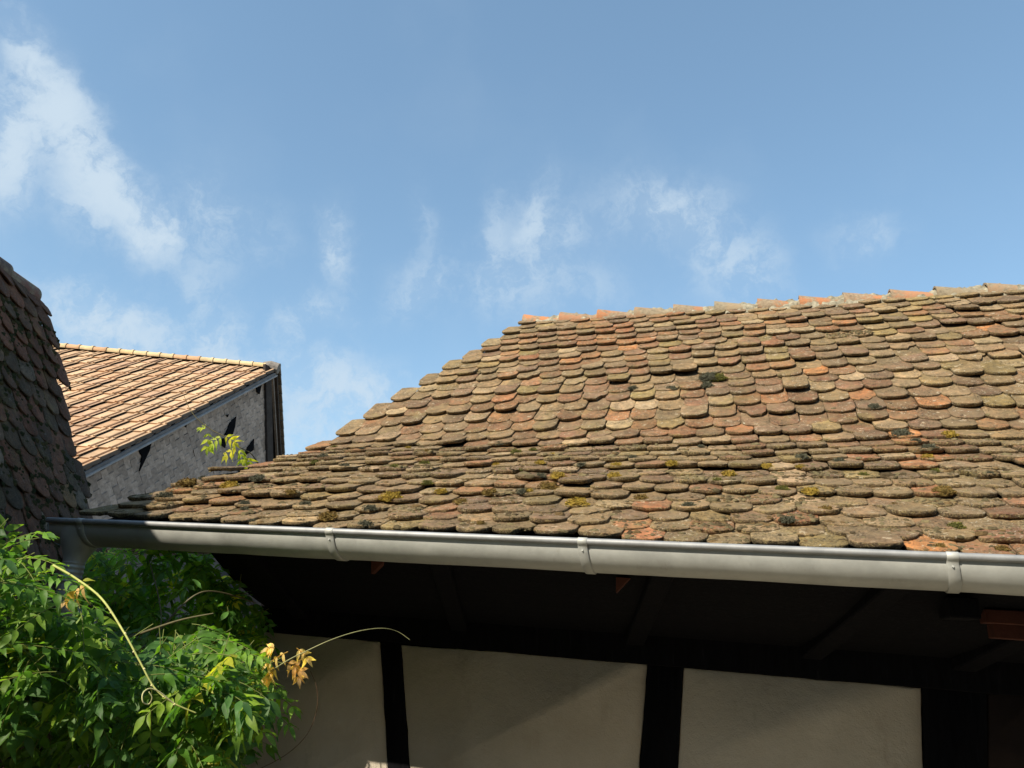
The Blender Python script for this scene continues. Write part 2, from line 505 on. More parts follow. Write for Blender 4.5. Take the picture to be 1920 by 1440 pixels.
# ------------------------------------------------------------------ tiles
def make_tile(mb, O, ex, ey, ez, w, L, th, H, col, nx=13, ny=12, D=0.3, pw=2.3, rough=0.0022, broken=None, edgecol=None, camber=0.004, seed=0):
    """plain clay tile with a rounded tail. O: middle of the tail tip, ey runs down the slope"""
    xs = np.linspace(-1, 1, nx)
    xs = np.sign(xs) * (1 - (1 - np.abs(xs)) ** 1.25)          # denser near the sides
    drop = D * w * (1 - (1 - np.clip(np.abs(xs), 0, 0.999) ** pw) ** (1 / pw))
    if broken is not None: drop = drop + broken(xs) * w
    js = np.linspace(0, 1, ny) ** 0.8
    X = np.repeat((xs * w / 2)[None], ny, 0)
    yend = -drop
    Y = -L + (yend[None] + L) * js[:, None]
    Z = H * (1 + Y / L) + th + camber * (1 - (X / (w / 2)) ** 2)
    P3 = O + X[..., None] * ex + Y[..., None] * ey + Z[..., None] * ez
    nz = fbm(P3, 24, 3, 2) * 0.55 + vnoise(P3, 140, 9) * 0.45
    P3 = P3 + (nz * rough)[..., None] * ez
    # soft arris
    P3[-1] -= ez * 0.0012; P3[:, 0] -= ez * 0.0008; P3[:, -1] -= ez * 0.0008
    loop = [(j, 0) for j in range(ny // 3, ny - 1)] + [(ny - 1, i) for i in range(nx)] + [(j, nx - 1) for j in range(ny - 2, ny // 3 - 1, -1)]
    rim = np.array([P3[j, i] for j, i in loop])
    cen = O - ey * (L * 0.5)
    outd = rim - cen; outd -= np.outer(outd @ ez, ez)
    outd = np.array([(-ex if i == 0 else ex if i == nx - 1 else ey) * 1.0 for j, i in loop]) * 0.6 + outd / (np.linalg.norm(outd, axis=1)[:, None]) * 0.4
    rings = []
    for k, (dz, bulge) in enumerate(((0.06, 0.0012), (0.55, 0.0022), (1.0, -0.005))):
        q = rim - ez * th * dz
        j = (vnoise(q, 75, 21 + k) * 0.6 + vnoise(q, 180, 31) * 0.4) * 0.0032
        q = q + outd * (bulge + j)[:, None]
        if k == 2: q = q + ez * (vnoise(q, 90, 5) * 0.002)[:, None]
        rings.append(q)
    n0 = nx * ny; nl = len(loop)
    V = np.concatenate([P3.reshape(-1, 3)] + rings)
    F = [(j * nx + i, (j + 1) * nx + i, (j + 1) * nx + i + 1, j * nx + i + 1) for j in range(ny - 1) for i in range(nx - 1)]
    li = [j * nx + i for j, i in loop]
    prev = li
    for k in range(3):
        cur = [n0 + k * nl + t for t in range(nl)]
        F += [(prev[t], cur[t], cur[t + 1], prev[t + 1]) for t in range(nl - 1)]
        prev = cur
    c = np.tile(np.append(np.asarray(col, float), 1.0), (len(V), 1))
    if edgecol is not None: c[n0:, :3] = edgecol
    c[n0:, 3] = 0.0
    mb.add(V, F, c)


# ------------------------------------------------------------------ the setting
def flat_ground():
    mb = MB()
    G = [[(x, y, 0.0) for x in (-300, -40, -10, 0, 10, 40, 300)] for y in (-300, -40, -10, 0, 10, 40, 300)]
    mb.grid(G)
    return tag(mb.build('yard_ground', MAT_GROUND), kind='structure')


flat_ground()

# ------------------------------------------------------------------ the half-timbered house: roof
VP = -3600.0
gz = lambda u, z0: z0 * (1920 - VP) / (u - VP)            # depth along a line parallel to the eaves
ELE = P(138, 983, gz(138, 2.50)); ERI = P(1920, 1072, 2.50)
BLE = P(592, 848, 4.96); BRI = P(1920, 822, 3.78)
RLE = P(982, 614, 6.37); RRI = P(1920, 554, 5.3)
EX = nrm((ERI - ELE) * [1, 1, 0]); EN = nrm(np.cross(EX, [0, 0, 1])); EZ = np.array([0, 0, 1.0])  # EN points towards the viewer
if EN[1] > 0: EN = -EN
print('eave', ELE, ERI, 'dir', EX, EN)
house = empty('half_timbered_house', (P(1100, 1430, 3.5) * [1, 1, 0]), 'half-timbered house with cream panels, zinc gutter and long mossy clay-tiled roof', 'house')

NROW = 32; NK = 13.0
EXT = 0.42        # how far the surface runs past the right edge of the photo


def profile(a, b, c, t):
    """smooth curve eave a -> break b -> ridge c; t in rows"""
    t = np.asarray(t, float)[..., None]
    lo = a + (b - a) * (t / NK)
    q = (t - NK) / (NROW - 1 - NK); hi = b + (c - b) * (1.16 * q - 0.16 * q * q)
    k = 1 / (1 + np.exp(-(t - NK) / 1.2))
    return lo * (1 - k) + hi * k


def ext(l, r): return r + nrm(r - l) * EXT


RE, RB, RR = ext(ELE, ERI), ext(BLE, BRI), ext(RLE, RRI)
# left verge as seen: slightly bowed
def left_edge(t):
    p = profile(ELE, BLE, RLE, t)
    return p


def right_edge(t): return profile(RE, RB, RR, t)


PAL = [((0.175, 0.142, 0.088), 28), ((0.200, 0.160, 0.098), 26), ((0.138, 0.100, 0.068), 18), ((0.195, 0.165, 0.075), 6),
       ((0.205, 0.118, 0.065), 10), ((0.150, 0.088, 0.055), 10), ((0.340, 0.165, 0.060), 2.0), ((0.26, 0.125, 0.062), 5), ((0.29, 0.245, 0.160), 7)]
PALC = np.array([c for c, _ in PAL]); PALW = np.array([w for _, w in PAL], float)


def tile_colour(pos, t):
    red = fbm(pos[None], 1.7, 44, 2)[0]; gr = fbm(pos[None], 1.1, 77, 2)[0]
    w = PALW.copy()
    w[[4, 5, 6, 7]] *= math.exp(2.2 * red); w[[0, 1, 3, 8]] *= math.exp(1.2 * gr)
    w[6] *= 0.5; w[7] *= 0.8
    c = PALC[rng.choice(len(w), p=w / w.sum())] * 0.80 + np.array([.175, .13, .085]) * 0.20
    return c * [1.24, 1.05, .89] * rng.uniform(0.80, 1.20) * np.array([rng.uniform(.97, 1.05), 1, rng.uniform(.92, 1.08)])


def build_roof():
    mb = MB(); TH = 0.0205
    spots = []
    for r in range(NROW - 1):
        row_h = rng.normal(0, 0.002); W = 0.162 if r < 5 else 0.150
        pl, pr_ = left_edge(r + 0.0), right_edge(r + 0.0)
        pl2, pr2 = left_edge(r + 1.0), right_edge(r + 1.0)
        Ltot = np.linalg.norm(pr_ - pl); ex = (pr_ - pl) / Ltot
        s = W * (0.5 if r % 2 == 0 else 1.0) + rng.uniform(-0.008, 0.008)
        s0 = s
        prev_end = s - W / 2
        first = True
        while prev_end < Ltot - 0.02:
            w = W * rng.uniform(0.93, 1.05)
            s = prev_end + rng.uniform(0.001, 0.005) + w / 2
            prev_end = s + w / 2
            f = s / Ltot
            tw = r + 0.16 * float(vnoise(np.array([[s * 0.9, r * 0.35, 0.0]]), 1.0, 5)[0]) + rng.normal(0, 0.045)
            if r == 0: tw = 0.05 * rng.normal()
            base = left_edge(tw) * (1 - f) + right_edge(tw) * f
            a = left_edge(tw + 1.0) * (1 - f) + right_edge(tw + 1.0) * f
            up = a - base; up -= ex * (up @ ex); e = np.linalg.norm(up); ey = -up / e
            ez = np.cross(ex, up / e)
            if ez[2] < 0: ez = -ez
            ang = rng.normal(0, 0.022)
            if rng.random() < 0.04: ang += rng.normal(0, 0.07)
            ex2 = ex * math.cos(ang) + ey * math.sin(ang); ey2 = ey * math.cos(ang) - ex * math.sin(ang)
            roll = rng.normal(0, 0.022)
            ex3 = nrm(ex2 + ez * roll); ez3 = nrm(np.cross(ex3, -ey2))
            if ez3[2] < 0: ez3 = -ez3
            wob = 0.010 * float(vnoise(np.array([[s * 1.4, r * 0.22, 3.0]]), 1.0, 8)[0]) + 0.006 * float(vnoise(base[None], 0.9, 12)[0])
            lift = abs(rng.normal(0, 0.0022)) + (rng.uniform(0.005, 0.011) if rng.random() < 0.03 else 0)
            th = TH * rng.uniform(0.85, 1.2)
            L = e * min(2.15, NROW - 1 - r + 0.15); H = th * 1.55 * (L / (e * 2.15))
            if L < e * 2.1: ez3 = ez3; wob += th * 1.55 - H
            col = tile_colour(base, r)
            D = rng.uniform(0.33, 0.46); pw = rng.uniform(1.8, 2.15)
            if f > 0.88 and rng.random() < 0.35: D = rng.uniform(0.08, 0.14); pw = 3.5   # squarer replacement tiles
            brk = None
            if rng.random() < 0.045:
                sg = rng.choice([-1, 1]); x0 = rng.uniform(0.1, 0.7); dep = rng.uniform(0.15, 0.4)
                brk = lambda x, sg=sg, x0=x0, dep=dep: np.clip((x * sg - x0) * 4, 0, 1) * dep + 0.03 * np.sin(x * 23)
            ec = col * 0.7  # edge tint darker than the tile, painting in its shade line
            rough = 0.0020 if r > NK else 0.0034
            make_tile(mb, base + ez3 * (wob + lift + row_h), ex3, ey2, ez3, w, L, th, H + lift * 1.5, col, D=D, pw=pw, rough=rough, broken=brk, edgecol=ec)
            spots.append((base + ez3 * (wob + lift + H + th + 0.002), ex3, ey2, ez3, w, e, r, f))
    o = mb.build('roof', MAT_TILE, house, autosmooth=48)
    return o, spots


roof, SPOTS = build_roof()
o = MB()
# boarding beneath the tiles
ts = np.linspace(-0.1, NROW - 1, 24)
Lg = left_edge(ts); Rg = right_edge(ts)
top = np.stack([Lg * (1 - f) + Rg * f for f in np.linspace(0.012, 1, 12)], 1) - np.array([0, 0, 0.012])
o.grid(top); o.grid(top - np.array([0, 0, 0.05]))
back = np.stack([top[-1], top[-1] - EN * 2.6 - np.array([0, 0, 2.7])], 0)
o.grid(back)
o.build('roof_boarding', MAT_TIMBER, roof)


# ------------------------------------------------------------------ ridge tiles and mortar
def ridge():
    n = 16
    A, B = RLE, RR
    d = nrm(B - A); Lr = np.linalg.norm(B - A); side = nrm(np.cross(d, [0, 0, 1])); side = side if side[1] < 0 else -side
    up = np.cross(side, d); up = up if up[2] > 0 else -up
    A2 = A + up * 0.034 - side * 0.055
    step = 0.305
    n = int(Lr / step) + 1
    pal = [(0.38, 0.16, 0.07), (0.32, 0.16, 0.085), (0.26, 0.17, 0.10), (0.35, 0.16, 0.075), (0.24, 0.18, 0.11)]
    for k in range(n):
        mb = MB(); s0 = k * step + rng.uniform(-.01, .01); s1 = s0 + step + 0.06
        r0, r1 = 0.108, 0.072
        rows = []
        for th_off in (0.0, -0.015):
            G = []
            for q in np.linspace(0, 1, 6):
                s = s0 + (s1 - s0) * q; rr = r0 + (r1 - r0) * q + th_off
                lift = 0.032 * (1 - q)
                ring = []
                for a in np.linspace(-12, 192, 19):
                    t = math.radians(a)
                    pnt = A2 + d * s + side * (math.cos(t) * rr) + up * (math.sin(t) * rr * 0.85 + lift - 0.028)
                    pnt = pnt + up * float(vnoise(pnt[None], 30, 2)[0]) * 0.002
                    ring.append(pnt)
                G.append(ring)
            rows.append(np.array(G))
        mb.grid(rows[0]); mb.grid(rows[1])
        mb.grid(np.stack([rows[0][0], rows[1][0]], 0)); mb.grid(np.stack([rows[0][-1], rows[1][-1]], 0))
        c = np.array(pal[0] if k == 0 else pal[rng.integers(len(pal))]) * rng.uniform(0.8, 1.1)
        mb.c = [np.tile(np.append(c, 1.0), (len(v), 1)) for v in mb.v]
        ob = mb.build('ridge_tile', MAT_RIDGE, roof, autosmooth=50)
        ob['group'] = 'half-round ridge tiles bedded in mortar'
    # mortar bedding: lumpy strip on the near side of the ridge tiles
    mb = MB(); S = np.linspace(0.0, Lr, 420); G = []
    for s in S:
        ring = []
        ph = (s % step) / step
        for j, q in enumerate(np.linspace(0, 1, 12)):
            # from low on the slope up over the flank of the tile
            y = 0.085 - 0.155 * q
            hgt = -0.065 + 0.155 * math.sin(q * math.pi / 2) - 0.022 * ph * q
            pnt = A2 + d * s + side * (y + 0.045) + up * hgt
            nn = fbm(pnt[None], 22, 61, 3)[0]
            pnt = pnt + (up * 0.9 + side) * 0.014 * nn
            if j >= 9: pnt = pnt - up * 0.01 * (j - 8)
            ring.append(pnt)
        G.append(ring)
    mb.grid(G)
    mb.build('mortar_bedding', MAT_MORTAR, roof, smooth=True)


ridge()


# ------------------------------------------------------------------ moss and lichen cushions on the roof
def moss():
    crumbs = MB(); cush = MB()
    # unit blob
    nphi, nth = 7, 4
    U = [(0, 0, 1.0)]
    for i in range(1, nth + 1):
        a = i / nth * math.pi * 0.55
        for k in range(nphi):
            b = 2 * math.pi * k / nphi + i * 0.4
            U.append((math.sin(a) * math.cos(b), math.sin(a) * math.sin(b), math.cos(a)))
    U = np.array(U)
    F = [(0, 1 + k, 1 + (k + 1) % nphi) for k in range(nphi)]
    for i in range(nth - 1):
        for k in range(nphi):
            a = 1 + i * nphi + k; b_ = 1 + i * nphi + (k + 1) % nphi
            F.append((a, a + nphi, b_ + nphi, b_))
    for (O, ex, ey, ez, w, e, r, f) in SPOTS:
        if r <= 11: n = rng.poisson((24 if fbm(O[None], 2.6, 90, 2)[0] > 0.0 else 8) * (1.0 if r < 9 else 0.6))
        elif r < 16: n = rng.poisson(2.0)
        else: n = 1 if rng.random() < 0.12 else 0
        crusty = (r <= 12 and rng.random() < 0.16) or rng.random() < 0.012
        if crusty: n = rng.integers(50, 90)
        for _ in range(n):
            a, b = rng.uniform(-.46, .46), rng.uniform(0.02, 0.92)
            sz = rng.gamma(1.6, 0.0020) + 0.0024 if not crusty else rng.gamma(2.0, 0.0014) + 0.0030
            if r >= 12: sz *= 0.9
            c = O + ex * (a * w) - ey * (b * e) - ez * (b * 0.0145 + 0.0005 + 0.009 * a * a)
            if b < 0.9 * a * a * 4 * .45: continue
            q = U * [sz * rng.uniform(1, 1.9), sz * rng.uniform(0.9, 1.5), sz * rng.uniform(0.55, 0.9)]
            q = q * (1 + 0.25 * rng.uniform(-1, 1, (len(q), 1)))
            col = random.choice([(0.085, 0.068, 0.038), (0.11, 0.09, 0.05), (0.14, 0.115, 0.062), (0.07, 0.052, 0.03), (0.16, 0.13, 0.07), (0.12, 0.08, 0.038)])
            crumbs.add(c + q[:, :1] * ex + q[:, 1:2] * ey + q[:, 2:] * ez, F, col)
    crumbs.build('lichen_crumbs', MAT_MOSS, roof, smooth=True)
    # larger cushions: fuzzy domes made of many little tufts
    def cushion(O, ex, ey, ez, R_, kind):
        n = int(420 * (R_ / 0.03) ** 1.0)
        tip = {'gold': [(0.30, 0.20, 0.035), (0.22, 0.17, 0.03), (0.36, 0.25, 0.05)], 'green': [(0.13, 0.13, 0.03), (0.17, 0.16, 0.04), (0.10, 0.10, 0.03)],
               'grey': [(0.11, 0.11, 0.075), (0.14, 0.135, 0.09), (0.08, 0.08, 0.055)], 'brown': [(0.17, 0.10, 0.03), (0.12, 0.08, 0.03), (0.2, 0.14, 0.045)]}[kind]
        q = U * [R_ * 1.25, R_, R_ * 0.62]
        q = q * (1 + 0.12 * rng.uniform(-1, 1, (len(q), 1)))
        cush.add(O + q[:, :1] * ex + q[:, 1:2] * ey + q[:, 2:] * ez, F, np.array(tip[2]) * 0.6)
        for _ in range(n):
            a = math.acos(rng.uniform(0.05, 1)); b = rng.uniform(0, 2 * math.pi)
            nn = np.array([math.sin(a) * math.cos(b), math.sin(a) * math.sin(b), math.cos(a)])
            nn = nn * (1 + 0.18 * math.sin(b * 3 + a * 5))
            base = nn * [R_ * 1.25, R_, R_ * 0.62]
            o_ = O + base[0] * ex + base[1] * ey + base[2] * ez
            dirw = nrm(nn[0] * ex + nn[1] * ey + nn[2] * ez + rng.normal(0, .35, 3))
            sd = nrm(np.cross(dirw, rng.normal(0, 1, 3)))
            ln = rng.uniform(0.004, 0.009) * (R_ / 0.03) ** 0.5; wd = ln * 0.33
            cush.add([o_ - sd * wd, o_ + sd * wd, o_ + dirw * ln], [(0, 1, 2)], random.choice(tip))
    # places seen in the photograph (pixel on the roof, radius, kind)
    seen = [(350, 905, .05, 'brown'), (425, 918, .045, 'gold'), (720, 938, .05, 'gold'), (612, 970, .042, 'brown'), (640, 878, .03, 'grey'), (598, 855, .03, 'grey'),
            (965, 857, .03, 'green'), (1010, 865, .026, 'gold'), (792, 868, .03, 'green'), (1000, 843, .02, 'green'), (800, 905, .026, 'green'), (835, 927, .028, 'gold'),
            (905, 935, .035, 'brown'), (1030, 912, .045, 'brown'), (1045, 905, .035, 'gold'), (1080, 955, .045, 'gold'), (1155, 872, .03, 'gold'), (1260, 872, .03, 'gold'),
            (1330, 718, .06, 'grey'), (1345, 712, .05, 'green'), (1322, 732, .035, 'grey'), (1258, 738, .03, 'grey'), (1180, 735, .03, 'grey'), (1370, 887, .03, 'gold'),
            (1440, 887, .026, 'gold'), (1770, 925, .04, 'brown'), (1640, 757, .03, 'grey'), (1695, 812, .045, 'grey'), (1780, 820, .035, 'gold'), (1718, 838, .03, 'grey'),
            (1745, 840, .035, 'grey'), (1522, 932, .034, 'gold'), (1505, 868, .03, 'grey'), (1345, 900, .02, 'green'), (975, 880, .02, 'green'), (735, 885, .025, 'green'),
            (480, 900, .04, 'grey'), (300, 925, .04, 'grey'), (1150, 905, .03, 'gold'), (1090, 880, .025, 'grey'), (1480, 990, .03, 'grey'), (1500, 878, .02, 'gold'), (690, 960, .03, 'grey'),
            (860, 950, .03, 'brown'), (970, 930, .03, 'grey'), (1200, 930, .028, 'brown'), (540, 925, .03, 'brown'), (450, 945, .026, 'grey'), (1290, 955, .026, 'grey')]
    pts = np.array([s[0] for s in SPOTS]) - np.array([0, 0, EYE])
    zc = pts @ CF; uu = 960 + FPX * (pts @ CR) / zc; vv = 720 - FPX * (pts @ CU) / zc
    for (u, v, R_, kind) in seen:
        i = int(np.argmin((uu - u) ** 2 + ((vv - v) * 2) ** 2)); O, ex, ey, ez, w, e, r, f = SPOTS[i]
        cushion(O - ey * e * rng.uniform(.1, .35) + ex * np.clip((u - uu[i]) / FPX * zc[i], -.05, .05) - ez * 0.003, ex, ey, ez, R_ * 0.8, kind)
    for _ in range(70):
        i = rng.integers(len(SPOTS)); O, ex, ey, ez, w, e, r, f = SPOTS[i]
        if r > 12: continue
        cushion(O - ey * e * rng.uniform(.1, .8) + ex * rng.uniform(-.07, .07) - ez * 0.006, ex, ey, ez, rng.uniform(.012, .026), random.choice(['grey', 'grey', 'green', 'brown', 'gold']))
    m_ = cush.build('moss_cushions', MAT_MOSS, roof)
    m_['kind'] = 'stuff'


moss()
bpy.data.objects['lichen_crumbs']['kind'] = 'stuff'


# ------------------------------------------------------------------ gutter
def gutter():
    GL = P(92, 978, gz(92, 2.43)); GR = P(1920, 1053, 2.43)
    d = nrm(GR - GL); GR = GR + d * 0.5; Lg_ = np.linalg.norm(GR - GL)
    out = nrm(EN - d * (EN @ d)); up = nrm(np.cross(out, d)); up = up if up[2] > 0 else -up
    Rg_ = 0.096
    C0 = GL - out * Rg_          # centre line of the trough
    S = np.linspace(0, Lg_, 160)
    def sect(s, rad, a0=0, a1=180, n=29):
        return [C0 + d * s + out * (math.cos(math.radians(a)) * rad) - up * (math.sin(math.radians(a)) * rad) for a in np.linspace(a0, a1, n)]
    mb = MB()
    G = np.array([sect(s, Rg_ + 0.0008 * math.sin(s * 2.1)) for s in S])
    G = G + (fbm(G, 3.5, 15, 3) * 0.0018)[..., None] * (-up) ; mb.grid(G)
    G2 = np.array([sect(s, Rg_ - 0.003) for s in S]); mb.grid(G2)
    gut = mb.build('gutter', MAT_ZINC, house, smooth=True)
    # rolled front bead
    mb = MB()
    mb.tube([C0 + d * s + out * (Rg_ + 0.007) + up * 0.007 for s in np.linspace(-0.004, Lg_, 60)], 0.0125, 16)
    mb.build('rolled_bead', MAT_BEAD, gut, smooth=True)
    # end cap
    mb = MB()
    ring = sect(0.0, Rg_ + 0.002, -4, 184, 31); ring2 = sect(-0.012, Rg_ - 0.004, -4, 184, 31)
    n = len(ring); mb.add(ring + ring2, [(i, i + 1, n + i + 1, n + i) for i in range(n - 1)] + [tuple(range(n, 2 * n))])
    mb.build('end_cap', MAT_ZINC, gut, autosmooth=40)
    # straps
    def s_at(u):
        best = min(np.linspace(0, Lg_, 4000), key=lambda s: abs(u - (960 + FPX * ((C0 + d * s + out * Rg_ - [0, 0, EYE]) @ CR) / ((C0 + d * s + out * Rg_ - [0, 0, EYE]) @ CF))))
        return best
    for u in (153, 620, 1093, 1785):
        s = s_at(u); wd = 0.036
        mb = MB(); rows = []
        prof = []
        # over the bead, tucked below it, then round the belly and up behind
        bc = out * (Rg_ + 0.007) + up * 0.007
        for a in np.linspace(200, -70, 12):
            t = math.radians(a); prof.append(bc + (out * math.cos(t) + up * math.sin(t)) * 0.0145)
        for a in np.linspace(9, 178, 30):
            t = math.radians(a); prof.append((out * math.cos(t) - up * math.sin(t)) * (Rg_ + 0.0055 + 0.0022 * math.exp(-((a - 14) / 6) ** 2)))
        nrm_off = []
        for k, q in enumerate(prof):
            row = []
            tw = 0.013 * math.sin(math.pi * min(1, max(0, (k - 12) / 29)))   # the belly of the strap leans to the right
            for dx in (-wd / 2, -wd / 2 + 0.002, wd / 2 - 0.002, wd / 2):
                sh = 0.0018 if abs(dx) > wd / 2 - 0.001 else 0
                c = C0 + q + d * (s + dx + tw) ; row.append(c - nrm(q) * sh)
            rows.append(row)
        mb.grid(rows)
        mb.grid(np.array([[r_[0], r_[0] - nrm(q) * 0.004] for r_, q in zip(rows, prof)]))
        mb.grid(np.array([[r_[3], r_[3] - nrm(q) * 0.004] for r_, q in zip(rows, prof)]))
        # small rivet and tab
        cc = C0 + d * s + (out * math.cos(0.25) - up * math.sin(0.25)) * (Rg_ + 0.008)
        mb.tube([cc, cc + out * 0.003], [0.004, 0.003], 10)
        b = mb.build('gutter_strap', MAT_ZINC, gut, autosmooth=45)
        b['group'] = 'zinc straps round the gutter'
    # outlet: funnel under the left end, ribbed collar, pipe and swan neck
    cs = C0 + d * 0.125
    mb = MB(); G = []
    for q in np.linspace(0, 1, 14):
        k = q * q * (3 - 2 * q)
        rx = 0.118 * (1 - k) + 0.047 * k; ry = (Rg_ + 0.003) * (1 - k) + 0.047 * k
        dz = -0.012 - 0.175 * q
        off = -0.02 * k
        G.append([cs + d * (math.cos(t) * rx * (1 if q > 0.0 else 1) + off) + out * math.sin(t) * ry + up * dz for t in np.linspace(0, 2 * math.pi, 37)])
    mb.grid(G)
    mb.build('outlet_funnel', MAT_ZINC, gut, smooth=True)
    base = cs + d * -0.02 - up * 0.185
    dp = empty  # placeholder name unused
    mb = MB(); pts = []; rad = []
    for k in range(26):
        pts.append(base - up * (0.0035 * k - 0.012)); rad.append(0.0495 + 0.0022 * math.cos(k * 2 * math.pi / 6.5))
    mb.tube(pts, rad, 28)
    col = mb.build('pipe_collar', MAT_ZINC, gut, smooth=True)
    mb = MB()
    p0 = base - up * 0.06
    down = -EZ
    path = [p0, p0 + down * .06, p0 + down * .10 + d * -0.005, p0 + down * .15 + d * 0.0 - out * .03, p0 + down * .23 + d * .10 - out * .17, p0 + down * .30 + d * .22 - out * .34, p0 + down * .35 + d * .30 - out * .46,
            p0 + down * .42 + d * .32 - out * .50, p0 + down * .55 + d * .32 - out * .50, p0 + down * 1.3 + d * .32 - out * .50]
    path = np.array(path); tt = np.linspace(0, len(path) - 1, 50)
    sm = np.stack([np.interp(tt, range(len(path)), path[:, k]) for k in range(3)], 1)
    for _ in range(3): sm[1:-1] = (sm[:-2] + 2 * sm[1:-1] + sm[2:]) / 4
    mb.tube(sm, 0.044, 24)
    pipe = mb.build('downpipe', MAT_ZINC, house, smooth=True)
    return C0, d, out, up, Rg_


GC0, GD, GO, GU, GR_ = gutter()


# ------------------------------------------------------------------ wall, posts, plate, soffit
def wall():
    wz = lambda u: gz(u, 3.20)
    pl = P(520, 1187, wz(520)); prr = P(1727, 1290, wz(1727))
    d = nrm(prr - pl); nh = nrm(np.cross(d, [0, 0, 1])); nh = nh if nh[1] < 0 else -nh
    O = pl
    def on(u, v):           # intersection of the pixel ray with the wall plane
        ray = P(u, v, 1.0) - np.array([0, 0, EYE]); cam0 = np.array([0, 0, EYE])
        t = ((O - cam0) @ nh) / (ray @ nh); return cam0 + ray * t
    def poly_slab(name, pts, depth, back, mat, parent, bev=0.004, jag=0.0, nsub=24):
        """flat piece on the wall: outline in wall points (world), front at +depth"""
        pts = [np.asarray(p) for p in pts]; P2 = []
        for i, a in enumerate(pts):
            b = pts[(i + 1) % len(pts)]
            for q in range(nsub):
                c = a + (b - a) * q / nsub
                e = nrm(b - a); nn = np.cross(e, nh)
                if 0 < q: c = c + nn * jag * float(fbm(c[None], 9, 71, 3)[0])
                P2.append(c)
        P2 = np.array(P2); cen = P2.mean(0); n = len(P2)
        inn = P2 + np.array([nrm(cen - q) for q in P2]) * bev
        V = np.concatenate([P2 - nh * back, P2 + nh * (depth - bev), inn + nh * depth])
        F = [(i, (i + 1) % n, n + (i + 1) % n, n + i) for i in range(n)] + [(n + i, n + (i + 1) % n, 2 * n + (i + 1) % n, 2 * n + i) for i in range(n)]
        F.append(tuple(2 * n + i for i in range(n)))
        mb = MB(); mb.add(V, F); return mb.build(name, mat, parent, autosmooth=60)
    # dark frame behind everything
    c0 = on(440, 1200); c1 = on(2050, 1340)
    ground = lambda p: np.array([p[0], p[1], 0.0])
    # recessed core of the wall
    mb = MB()
    a = on(478, 1170); b = on(2150, 1340); topz = max(a[2], b[2]) + 0.25
    core = [ground(a) - nh * .03, ground(b) - nh * .03, np.array([b[0], b[1], topz]) - nh * .03, np.array([a[0], a[1], topz]) - nh * .03]
    backp = [q - nh * 3.4 for q in core]
    mb.add(core + backp, [(0, 1, 2, 3), (4, 5, 6, 7), (0, 3, 7, 4), (1, 2, 6, 5)])
    mb.build('wall_core', MAT_TIMBER, house)
    def low(u, v, drop=0.9):      # continue an edge downwards
        p = on(u, v); return np.array([p[0], p[1], p[2] - drop])
    # plaster panels (they stop at a rail below the picture)
    poly_slab('plaster_panel', [on(462, 1180), on(714, 1204), on(728, 1440), low(745, 1440, .35), low(420, 1440, .35), on(440, 1330)], 0.002, .02, MAT_PLASTER, house, jag=.004)
    poly_slab('plaster_panel', [on(752, 1209), on(1215, 1243), on(1199, 1440), low(1190, 1440, .35), low(775, 1440, .35), on(768, 1440)], 0.001, .02, MAT_PLASTER, house, jag=.004)
    poly_slab('plaster_panel', [on(1282, 1252), on(1727, 1290), on(1731, 1440), low(1736, 1440, .35), low(1262, 1440, .35), on(1271, 1440)], 0.003, .02, MAT_PLASTER, house, jag=.004)
    # lower rail, sill and lower panel down to the ground
    def beam(name, a, b, w, proud=.012, mat=MAT_TIMBER):
        mb = MB(); a, b = np.asarray(a), np.asarray(b)
        e = b - a; wv = nrm(np.cross(nrm(e), nh)) * w; mb.box((a + b) / 2 + nh * (proud / 2 - .02), e, wv, nh * (proud + .04), bev=.005)
        return mb.build(name, mat, house)
    r0 = low(360, 1440, .42); r1 = low(2100, 1440, .42)
    beam('rail_beam', r0, r1, .13, .014)
    mb = MB(); a, b = r0 - [0, 0, .07], r1 - [0, 0, .07]
    mb.box((a + ground(a) + b + ground(b)) / 4 - nh * .015, b - a, [0, 0, a[2]], nh * .03)
    mb.build('lower_plaster', MAT_PLASTER, house)
    # posts: slightly crooked, hand-hewn
    def post(tl, tr, bl, br, proud):
        ex_b = lambda t, b: b + (b - t) / np.linalg.norm(b - t) * .36
        a, b, c, e = on(*tl), on(*tr), on(*br), on(*bl)
        poly_slab('timber_post', [a, b, ex_b(b, c), ex_b(a, e)], proud, .03, MAT_TIMBER, house, jag=.005)
    post((714, 1195), (752, 1195), (728, 1440), (768, 1440), .012)
    post((1215, 1230), (1282, 1230), (1199, 1440), (1271, 1440), .013)
    post((1727, 1270), (1850, 1280), (1731, 1440), (1850, 1440), .014)
    post((1950, 1290), (2080, 1290), (1950, 1440), (2080, 1440), .014)
    post((400, 1165), (452, 1170), (394, 1440), (436, 1440), .012)
    # near-black red-brown infill glimpsed at the far right
    poly_slab('brick_infill', [on(1852, 1300), on(1948, 1305), on(1948, 1440), on(1852, 1440)], .002, .02, simple_mat('near_black_brick', (.010, .005, .004), .9), house)
    # wall plate on top of the posts
    S385 = min(np.linspace(0, 2, 2000), key=lambda q: abs(960 + FPX * ((GC0 + GD * q - [0, 0, EYE]) @ CR) / ((GC0 + GD * q - [0, 0, EYE]) @ CF) - 345))
    A0, A1 = on(440, 1181), on(520, 1187); B0 = on(1727, 1290)
    e0 = on(500, 1185); e1 = B0 + (B0 - A1) * .35
    ht = .15
    mb = MB(); n = 40; G0 = []; 
    for q in np.linspace(0, 1, n):
        p = e0 + (e1 - e0) * q; p = p + EZ * .004 * float(fbm(p[None], 3, 5, 2)[0])
        G0.append([p - nh * .03, p + nh * .030, p + nh * .034 + EZ * .004, p + nh * .034 + EZ * ht, p - nh * .03 + EZ * (ht + .02)])
    mb.grid(G0); mb.build('wall_plate', MAT_TIMBER, house)
